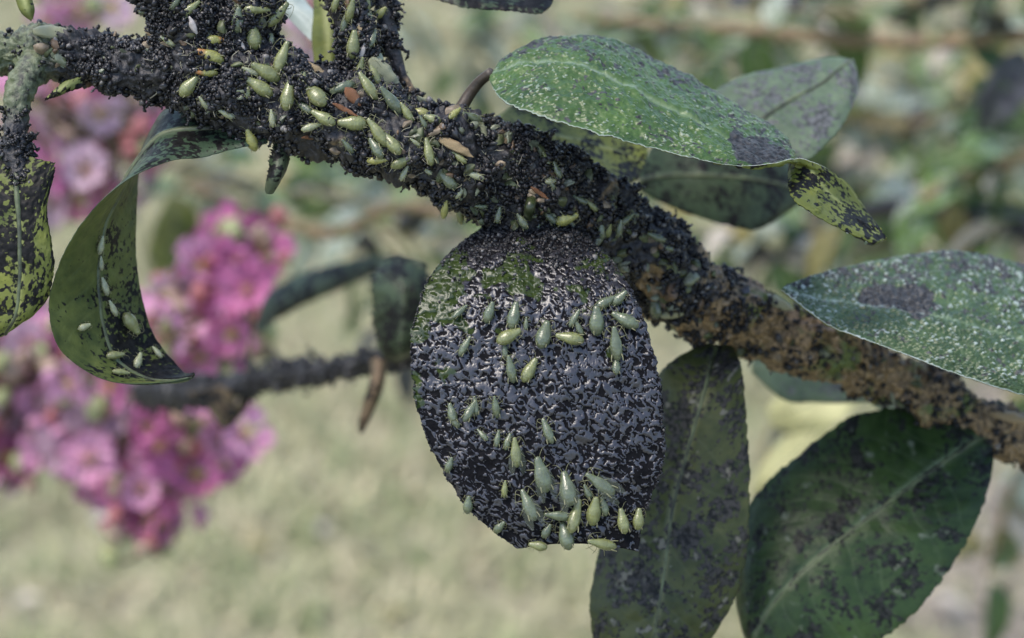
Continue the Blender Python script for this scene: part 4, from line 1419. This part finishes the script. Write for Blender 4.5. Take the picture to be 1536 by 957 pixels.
G_B, G_L, G_C, G_S = 'aphids on the sooty branch', 'aphids on the glossy black leaf', 'aphids on the curled leaf', 'aphids on the sooty shoots'
L_B = 'bright green aphid feeding on the thick black sooty branch'
L_S = 'bright green aphid clinging to the upright sooty shoots'
L_T = 'green aphid crowded on the slim sooty shoot'
L_L = 'wet grey-green aphid on the upper half of the glossy black leaf'
L_LW = 'grey-green aphid near the torn tip of the glossy black leaf'
L_LB = 'small wet aphid half sunk in the mould amid the glossy black leaf'
L_C = 'small pale green aphid on the sooty underside of the curled leaf'
L_G = 'dull grey-green aphid on the blurred stretch of branch above the glossy leaf'
APHIDS = [
    ('branch', 314, 85, 160, 42, 'orange', 0, 'green aphid with orange head on the sooty stub base', G_B),
    ('branch', 322, 58, 5, 32, 'orange', 2, 'plump amber aphid just above the orange-headed one', G_B),
    ('branch', 286, 131, 48, 38, 'green', 2, 'plump bright green aphid on the lower rim of the branch near the curled leaf', G_B),
    ('branch', 308, 110, 180, 34, 'orange', 1, 'small aphid with rusty orange thorax above the plump bright green one', G_B),
    ('branch', 398, 107, 150, 48, 'green', 0, L_B, G_B), ('branch', 388, 132, 150, 46, 'green', 0, L_B, G_B),
    ('branch', 380, 55, 98, 42, 'green', 2, L_S, G_S), ('branch', 426, 89, 68, 52, 'green', 1, L_B, G_B),
    ('branch', 385, 17, 2, 38, 'green', 1, L_S, G_S), ('branch', 414, 20, 50, 46, 'green', 1, L_S, G_S),
    ('branch', 285, 14, 40, 36, 'green', 1, L_S, G_S), ('branch', 263, 3, 60, 28, 'grey', 1, L_S, G_S),
    ('branch', 222, 14, 20, 26, 'grey', 1, L_S, G_S), ('branch', 358, 30, 85, 38, 'grey', 0, L_S, G_S),
    ('branch', 404, 58, 90, 26, 'pale', 1, 'tiny pale yellow aphid by the sooty shoot', G_S),
    ('branch', 435, 146, 84, 46, 'green', 0, L_B, G_B), ('branch', 474, 148, 125, 48, 'green', 2, L_B, G_B),
    ('branch', 458, 163, 140, 34, 'grey', 1, L_B, G_B), ('branch', 485, 180, 150, 40, 'green', 0, L_B, G_B),
    ('branch', 528, 187, 180, 44, 'green', 2, 'plump light green aphid lying level beside the orange bark flake', G_B),
    ('branch', 570, 198, 125, 50, 'green', 1, L_B, G_B), ('branch', 588, 218, 128, 40, 'green', 0, L_B, G_B),
    ('branch', 567, 223, 125, 36, 'grey', 0, L_B, G_B), ('branch', 512, 132, 200, 38, 'grey', 0, 'grey-green aphid touching the round brown bud', G_B),
    ('branch', 549, 133, 122, 48, 'green', 1, L_B, G_B), ('branch', 584, 151, 132, 50, 'grey', 1, L_B, G_B),
    ('branch', 568, 240, 5, 32, 'yellow', 1, 'yellowish aphid on the under edge of the branch', G_B),
    ('branch', 467, 192, 20, 32, 'pale', 1, L_B, G_B), ('branch', 376, 208, 112, 36, 'yellow', 0, 'bright yellow aphid where the curled leaf joins the branch', G_B),
    ('branch', 526, 14, 75, 38, 'green', 1, L_T, G_S), ('branch', 518, 36, 80, 28, 'grey', 1, L_T, G_S), ('branch', 552, 36, 90, 36, 'green', 1, L_T, G_S),
    ('branch', 530, 67, 84, 42, 'green', 0, L_T, G_S), ('branch', 572, 20, 42, 24, 'yellow', 2, 'small yellow aphid on the thin dark twig', G_S),
    ('branch', 557, 60, 70, 30, 'grey', 1, L_T, G_S), ('branch', 564, 88, 100, 30, 'pale', 2, L_T, G_S), ('branch', 540, 100, 80, 34, 'green', 1, L_T, G_S),
    ('branch', 561, 113, 110, 38, 'green', 1, L_T, G_S), ('branch', 505, 3, 70, 30, 'green', 1, L_T, G_S), ('branch', 548, 6, 95, 28, 'green', 1, L_T, G_S),
    ('branch', 630, 171, 168, 32, 'yellow', 2, 'plump yellow-green aphid beside a pale stub on the branch', G_B), ('branch', 648, 180, 160, 28, 'green', 2, L_B, G_B),
    ('branch', 679, 172, 40, 28, 'yellow', 1, L_B, G_B), ('branch', 640, 230, 100, 42, 'green', 1, L_B, G_B), ('branch', 671, 271, 140, 34, 'grey', 2, L_G, G_B),
    ('branch', 704, 178, 172, 36, 'grey', 1, L_B, G_B), ('branch', 612, 168, 120, 34, 'green', 1, L_B, G_B), ('branch', 600, 240, 20, 34, 'green', 0, L_B, G_B),
    ('branch', 849, 326, 20, 36, 'yellow', 2, 'yellow-green aphid on the branch above the glossy leaf', G_B), ('branch', 824, 322, 130, 32, 'grey', 1, L_G, G_B),
    ('branch', 723, 325, 100, 24, 'grey', 2, L_G, G_B), ('branch', 664, 318, 70, 32, 'yellow', 1, L_G, G_B), ('branch', 692, 318, 90, 34, 'green', 1, L_G, G_B),
    ('branch', 748, 322, 80, 26, 'grey', 1, L_G, G_B), ('branch', 786, 330, 120, 28, 'grey', 0, L_G, G_B), ('branch', 900, 345, 95, 34, 'grey', 1, L_G, G_B),
    ('branch', 690, 285, 60, 28, 'pale', 1, L_G, G_B), ('branch', 870, 300, 150, 26, 'grey', 1, L_G, G_B), ('branch', 940, 330, 40, 26, 'grey', 1, L_G, G_B),
    ('branch', 825, 274, 10, 18, 'pale', 2, L_G, G_B), ('branch', 985, 460, 100, 34, 'grey', 2, L_G, G_B),
    ('glossy', 906, 454, 30, 34, 'grey', 0, L_L, G_L), ('glossy', 931, 449, 42, 30, 'grey', 2, L_L, G_L), ('glossy', 891, 481, 92, 44, 'grey', 2, L_L, G_L),
    ('glossy', 937, 481, 152, 44, 'grey', 0, L_L, G_L), ('glossy', 924, 515, 96, 52, 'grey', 1, L_L, G_L), ('glossy', 854, 511, 168, 42, 'green', 0, 'lightest green aphid lying level on the glossy black leaf', G_L),
    ('glossy', 815, 505, 75, 44, 'grey', 2, L_L, G_L), ('glossy', 863, 478, 60, 30, 'grey', 1, L_L, G_L), ('glossy', 764, 508, 30, 40, 'green', 2, L_L, G_L),
    ('glossy', 772, 475, 80, 42, 'grey', 0, L_L, G_L), ('glossy', 793, 556, 60, 40, 'green', 0, L_LB, G_L), ('glossy', 768, 552, 100, 42, 'grey', 1, L_LB, G_L),
    ('glossy', 700, 520, 60, 34, 'grey', 1, L_L, G_L), ('glossy', 735, 468, 70, 34, 'grey', 0, L_L, G_L), ('glossy', 690, 470, 45, 30, 'grey', 1, L_L, G_L),
    ('glossy', 772, 678, 95, 44, 'green', 1, L_LW, G_L, True), ('glossy', 810, 712, 105, 54, 'grey', 0, L_LW, G_L, True), ('glossy', 850, 735, 100, 52, 'grey', 0, L_LW, G_L, True),
    ('glossy', 898, 727, 145, 52, 'grey', 1, 'winged aphid slanting beside others near the torn tip', G_L, True), ('glossy', 757, 732, 86, 26, 'green', 1, L_LW, G_L),
    ('glossy', 792, 759, 112, 50, 'grey', 1, L_LW, G_L, True), ('glossy', 836, 770, 172, 42, 'grey', 1, L_LW, G_L), ('glossy', 860, 776, 72, 52, 'green', 1, L_LW, G_L),
    ('glossy', 891, 763, 82, 46, 'green', 0, L_LW, G_L), ('glossy', 931, 782, 98, 38, 'green', 0, L_LW, G_L), ('glossy', 955, 778, 85, 32, 'green', 2, L_LW, G_L),
    ('glossy', 849, 804, 105, 42, 'grey', 2, L_LW, G_L), ('glossy', 819, 795, 60, 24, 'grey', 2, L_LW, G_L), ('glossy', 704, 755, 82, 28, 'grey', 2, 'plump aphid on the lower rim of the glossy leaf', G_L),
    ('glossy', 750, 788, 50, 24, 'grey', 2, L_LW, G_L), ('glossy', 808, 818, 170, 28, 'green', 2, L_LW, G_L), ('glossy', 896, 819, 172, 46, 'green', 1, L_LW, G_L),
    ('glossy', 822, 647, 112, 40, 'grey', 1, L_LB, G_L), ('glossy', 745, 608, 95, 34, 'grey', 1, L_LB, G_L), ('glossy', 704, 618, 60, 38, 'grey', 1, L_LB, G_L),
    ('glossy', 745, 658, 80, 26, 'grey', 1, L_LB, G_L),
    ('curl', 194, 486, -50, 38, 'green', 2, 'largest green aphid on the sooty underside of the curled leaf', G_C), ('curl', 148, 367, 80, 28, 'pale', 1, L_C, G_C),
    ('curl', 155, 430, 110, 28, 'pale', 1, L_C, G_C), ('curl', 167, 463, 120, 26, 'pale', 1, L_C, G_C), ('curl', 171, 534, 10, 28, 'green', 0, L_C, G_C),
    ('curl', 206, 543, 70, 26, 'pale', 0, L_C, G_C), ('curl', 125, 490, 20, 20, 'pale', 2, L_C, G_C), ('curl', 180, 560, 0, 26, 'green', 1, L_C, G_C),
    ('curl', 235, 530, 130, 22, 'pale', 1, L_C, G_C), ('curl', 150, 395, 95, 22, 'pale', 1, L_C, G_C),
]
OWN = {
    (398, 107): 'green aphid slanting under the sooty shoot, upper of a parallel pair', (388, 132): 'green aphid slanting under the sooty shoot, lower of a parallel pair',
    (426, 89): 'slim upright green aphid below the narrow whitish leaf', (435, 146): 'upright green aphid alone on black crust beside the plump one below the tan husk',
    (474, 148): 'plump green aphid directly below the tan husk between the shoots', (458, 163): 'small grey aphid wedged against the plump one below the tan husk',
    (485, 180): 'green aphid end to end with the level light green one', (570, 198): 'slim green aphid, upper of two in line beyond the level aphid',
    (588, 218): 'green aphid, lower of two in line beyond the level aphid', (567, 223): 'greyish aphid beside the two aphids in line',
    (549, 133): 'slim green aphid between the brown bud and the large pale bud', (584, 151): 'grey-green aphid just below the large pale bud',
    (467, 192): 'small pale aphid above the reddish bark flake', (648, 180): 'small plump green aphid touching the yellow-green one by the pale stub',
    (679, 172): 'small yellowish aphid near the stalk of the flecked leaf', (640, 230): 'slim upright green aphid beside the flat tan husk',
    (704, 178): 'grey-green aphid below the stalk of the flecked leaf', (612, 168): 'slim green aphid between the large pale bud and the pale stub',
    (600, 240): 'green aphid on the lower branch edge below the two in line',
    (380, 55): 'plump green aphid upright on the shoot beside the thick stub', (385, 17): 'green aphid lying level across the shoot beside the stub',
    (414, 20): 'slim green aphid jutting from the shoot towards the whitish leaf', (285, 14): 'slim green aphid slanting on the thick sooty stub',
    (263, 3): 'dull aphid at the inner top of the thick sooty stub', (222, 14): 'dull aphid on the outer edge of the thick sooty stub',
    (358, 30): 'grey-green aphid between the thick stub and the shoot',
    (530, 67): 'green aphid beneath the pale tan husk on the slim shoot', (564, 88): 'pale plump aphid just above the large pale bud',
    (540, 100): 'green aphid below the white shed skin on the slim shoot', (561, 113): 'slim aphid lying against the large pale bud',
    (931, 449): 'plump wet aphid at the upper margin of the glossy black leaf', (906, 454): 'wet aphid next to the plump one at the upper margin of the glossy leaf',
    (891, 481): 'stout upright wet aphid on the glossy leaf, between the pair and the level one', (937, 481): 'wet aphid slanting at the margin over the longest wet aphid',
    (924, 515): 'longest slim wet aphid on the upper glossy leaf', (815, 505): 'stout wet aphid upright in front of the lightest level aphid',
    (764, 508): 'plump brighter green aphid on the green spot of the glossy leaf', (863, 478): 'small slim wet aphid above the lightest level aphid',
    (860, 776): 'slim green aphid overlapping another near the torn tip', (891, 763): 'plump green aphid under the slanting winged one near the torn tip',
    (931, 782): 'green aphid next to the corner aphid at the torn tip', (955, 778): 'small green aphid at the very corner of the torn tip',
    (808, 818): 'small aphid astride the torn edge of the glossy leaf', (896, 819): 'long green aphid lying along the torn edge of the glossy leaf',
    (772, 678): 'winged green aphid standing apart above the crowd near the torn tip', (810, 712): 'winged aphid in the crowd near the torn tip',
    (850, 735): 'winged aphid in the crowd near the torn tip', (792, 759): 'winged aphid in the crowd near the torn tip', (757, 732): 'tiny slim green aphid standing apart near the torn tip',
    (793, 556): 'brighter green aphid of the touching pair amid the glossy leaf', (768, 552): 'greyer aphid of the touching pair amid the glossy leaf',
    (664, 318): 'yellowish aphid on the underside of the branch above the glossy leaf', (692, 318): 'green aphid beside the yellowish one under the branch',
    (985, 460): 'grey-green aphid beside the blurred pale bud', (825, 274): 'tiny round pale aphid on the sooty upper face of the branch',
}
for a in APHIDS:
    a = list(a)
    a[7] = OWN.get((a[1], a[2]), a[7])
    place_aphid(*a)


# ------------------------------------------------------------------ bud scales, husks and shed skins lying on the bark
def husk_mesh(mat, seed, wid=0.3, ridge=0.3):
    nu, nv = 18, 14
    t = np.linspace(0, 1, nu)
    w = wid * np.sin(math.pi * np.clip(t, 0.01, 0.99)) ** 0.65 * (1 - 0.35 * t)
    th = np.linspace(0, 2 * math.pi, nv, endpoint=False)
    rad_ = w[:, None] * (1 + ridge * 0.4 * np.cos(5 * th)[None])
    x = (t - 0.5)[:, None] + 0 * rad_
    y = rad_ * np.cos(th)
    z = rad_ * np.sin(th) * 0.7 + 0.1 + 0.08 * np.sin(3 * t + seed)[:, None]
    g = np.stack([x, y, z], -1)
    g = g + 0.03 * perlin(g * 6 + seed)[..., None]
    return make_mesh('bud_husk', g.reshape(-1, 3), grid_faces(nu, nv, 0, wrap=True), [mat])


HUSK = {'tan': husk_mesh(M_husk, 1, 0.13, 0.5), 'brown': husk_mesh(M_brown, 2, 0.3, 0.1), 'flake': husk_mesh(M_brown, 3, 0.1, 0.6),
        'pale': husk_mesh(M_budgreen, 4, 0.22, 0.2), 'white': husk_mesh(M_white, 5, 0.2, 0.4)}
for px, py, ang, ln, kd, nm, lb in (
    (474, 108, -28, 62, 'tan', 'bud_husk', 'split tan husk lying on the branch between the shoots'),
    (683, 222, -28, 64, 'tan', 'bud_husk', 'split tan husk pressed flat on the mid branch'),
    (530, 146, -50, 36, 'brown', 'bud', 'round chestnut brown bud on the branch'),
    (518, 165, -28, 42, 'flake', 'bark_flake', 'orange-brown bark flake beside the level aphid'),
    (474, 205, -8, 44, 'flake', 'bark_flake', 'reddish bark flake on the under edge of the branch'),
    (582, 114, -42, 74, 'pale', 'bud', 'large pale bud in the crook of the slim shoot'),
    (635, 152, 122, 40, 'pale', 'bud', 'pale stub bud on the upper edge of the branch'),
    (540, 42, 80, 34, 'tan', 'bud_husk', 'pale tan husk halfway up the slim shoot'),
    (543, 78, 70, 28, 'white', 'shed_skin', 'white shed aphid skin on the slim shoot'),
    (290, 38, 110, 28, 'white', 'shed_skin', 'whitish pink shed skin on the sooty stub'),
    (360, 62, -60, 30, 'white', 'shed_skin', 'curled white shed skin between the stub and the shoot'),
    (80, 50, 0, 60, 'pale', 'bud', 'cream bud lying on the pale end of the branch'),
    (230, 57, -40, 34, 'tan', 'bud_husk', 'peach coloured husk at the foot of the sooty stub'),
    (720, 190, -60, 40, 'pale', 'bud', 'pale green bud beside the olive leaf'),
    (810, 290, -35, 36, 'flake', 'bark_flake', 'rusty bark flake above the glossy leaf'),
    (1010, 470, 10, 40, 'pale', 'bud', 'blurred pale bud on the brown stretch of branch beside the glossy leaf'),
    (1165, 455, -30, 54, 'pale', 'bud', 'blurred cream bud near the tip of the crusted leaf'),
    (1520, 630, -20, 70, 'tan', 'bud_husk', 'orange-tan knob where the broad leaf joins the branch'),
):
    loc, nor, view = surface('branch', px, py)
    s = ln * PXM((loc - Vector(CAM)).dot(Vector(FWD)))
    o = bpy.data.objects.new(nm, HUSK[kd])
    col.objects.link(o)
    o.rotation_euler = orient(nor, ang, view).to_euler()
    o.location = loc
    o.scale = (s, s, s)
    tag(o, lb, nm.split('_')[-1])

# crumbs of dead leaf, bark and shed skin stuck in the crust, and a sprinkle of tiny young aphids
def flake_debris(n, mats, seed):
    rr = random.Random(seed)
    vs_, fs, mi, off = [], [], [], 0
    for i in range(n):
        t_ = rr.random()
        px = rr.uniform(60, 1420) if rr.random() < 0.6 else rr.uniform(600, 1020)
        r_ = np.interp(px, [c[0] for c in main_ctrl], [c[3] for c in main_ctrl])
        py = np.interp(px, [c[0] for c in main_ctrl], [c[1] for c in main_ctrl]) + rr.uniform(-1.0, 1.05) * r_
        if rr.random() < 0.15:
            px, py = rr.choice([(rr.uniform(235, 400), rr.uniform(-5, 70)), (rr.uniform(500, 560), rr.uniform(0, 120))])
        loc, nor, view = surface('branch', px, py)
        s_ = rr.uniform(0.0004, 0.0012) * (1.2 if px > 1000 else 1)
        g = husk_grid(rr)
        M = orient(nor, rr.uniform(0, 360), view).to_3x3() @ Euler((rr.uniform(-.6, .6), rr.uniform(-.6, .6), 0)).to_matrix()
        v = g.reshape(-1, 3) @ np.array(M).T * s_ + np.array(loc) + np.array(nor) * 0.0002
        vs_.append(v)
        f = grid_faces(7, 7, off)
        fs.append(f)
        mi.append(np.full(len(f), rr.choices(range(len(mats)), (4, 3, 2.5, 2, 1.5))[0]))
        off += 49
    return np.concatenate(vs_), np.concatenate(fs), np.concatenate(mi)


def husk_grid(rr):
    U, V = np.meshgrid(np.linspace(-1, 1, 7), np.linspace(-1, 1, 7), indexing='ij')
    w = rr.uniform(0.25, 0.7) * (1 - 0.75 * U ** 2)
    z = rr.uniform(0.1, 0.5) * (1 - V ** 2) * (1 - U ** 2) + 0.25 * perlin(np.stack([U * 1.3, V * 1.3, 0 * U + rr.uniform(0, 50)], -1))
    return np.stack([U * rr.uniform(0.7, 1), V * w + 0.15 * np.sin(U * 2 + rr.uniform(0, 6)), z], -1)


DM = [simple('dead leaf crumb', (0.055, 0.065, 0.025), 0.5, noise=900, var=0.5), simple('shed aphid skin', (0.12, 0.135, 0.09), 0.4, noise=900, var=0.4),
      simple('brown bark crumb', (0.07, 0.042, 0.02), 0.5, noise=900, var=0.5), simple('tan bark crumb', (0.16, 0.12, 0.075), 0.5, noise=900, var=0.4),
      simple('sooty flake', (0.02, 0.02, 0.022), 0.35, noise=900, var=0.5)]
_v, _f, _m = flake_debris(300, DM, 5)
_o = put('bark_debris', _v, _f, DM, branch, mat_idx=_m)
tag(_o, 'crumbs of dead leaf and shed skin stuck in the soot', kind='stuff')
rr2 = random.Random(77)
for i in range(34):
    if i < 20:
        px = rr2.uniform(600, 1010)
        r_ = np.interp(px, [c[0] for c in main_ctrl], [c[3] for c in main_ctrl])
        py = np.interp(px, [c[0] for c in main_ctrl], [c[1] for c in main_ctrl]) + rr2.uniform(-0.85, 0.95) * r_
        place_aphid('branch', px, py, rr2.uniform(60, 170), rr2.uniform(18, 30), rr2.choice(['grey', 'grey', 'pale', 'green']), 1,
                    'tiny young aphid scattered over the middle of the sooty branch', G_B)
    else:
        px, py = rr2.uniform(235, 560), 0
        py = np.interp(px, [c[0] for c in main_ctrl], [c[1] for c in main_ctrl]) + rr2.uniform(-50, 55)
        place_aphid('branch', px, py, rr2.uniform(40, 180), rr2.uniform(18, 28), rr2.choice(['green', 'grey', 'pale']), 1,
                    'tiny young aphid among the larger ones at the foot of the shoots', G_B)
for i in range(12):
    place_aphid('glossy', rr2.uniform(660, 960), rr2.uniform(450, 780), rr2.uniform(60, 130), rr2.uniform(20, 32), 'grey', rr2.choice([0, 1]), L_LB, G_L, lift=-0.0001)

# fine pale hairs and shed legs caught in the crust
fv, ff, fo_ = [], [], 0
for i in range(170):
    px = random.uniform(230, 860)
    py = np.interp(px, [c[0] for c in main_ctrl], [c[1] for c in main_ctrl]) + random.uniform(-55, 50) * (1 if px < 700 else 0.9)
    if random.random() < 0.3:
        px, py = random.choice([(random.uniform(250, 400), random.uniform(-5, 70)), (random.uniform(505, 560), random.uniform(0, 110))])
    loc, nor, view = surface('branch', px, py)
    p = np.array(loc)
    dv = np.array(nor) * 0.6 + rng.normal(0, 0.7, 3)
    pts = [p]
    for k2 in range(4):
        dv = unit(dv + rng.normal(0, 0.5, 3))
        pts.append(pts[-1] + dv * random.uniform(0.0002, 0.0006))
    c, _ = hermite(np.array(pts), 9)
    rr_ = np.linspace(0.00006, 0.00003, 9) * random.uniform(0.7, 1.3)
    _, nn, _ = tube_verts(c, rr_, 4)
    fv.append((c[:, None] + nn * rr_[:, None, None]).reshape(-1, 3))
    ff.append(grid_faces(9, 4, fo_, wrap=True))
    fo_ += 36
put('shed_hair', np.concatenate(fv), np.concatenate(ff), [simple('shed hair', (0.3, 0.28, 0.2), 0.5)], branch)['kind'] = 'stuff'

# ------------------------------------------------------------------ fallen leaves on the lawn
for px, py, mt, sz, lb in ((690, 738, 5, 0.05, 'whitish fallen leaf on the lawn beside the glossy leaf'), (370, 815, 3, 0.035, 'small yellow fallen leaf on the lawn'),
                           (600, 930, 3, 0.04, 'tan fallen leaf on the lawn under the glossy leaf'), (140, 770, 5, 0.045, 'pale fallen leaf on the lawn beside the lowest blossoms'),
                           (1400, 900, 5, 0.05, 'pale fallen leaf on the bare soil'), (1500, 800, 5, 0.05, 'bleached fallen leaf on the bare soil behind the broad leaf'),
                           (480, 800, 5, 0.04, 'straw coloured fallen leaf on the open lawn'), (60, 900, 5, 0.045, 'bleached fallen leaf on the lawn below the blossoms')):
    d = Vector(P(px, py, 1.0) - CAM)
    t_ = (0.035 - CAM_Z) / d.z
    o = bpy.data.objects.new('fallen_leaf', BG[mt])
    col.objects.link(o)
    o.location = Vector(CAM) + d * t_
    o.scale = (sz, sz, sz)
    o.rotation_euler = (0.15, 0.1, random.uniform(0, 6.28))
    tag(o, lb, 'leaf', 'fallen leaves on the lawn')
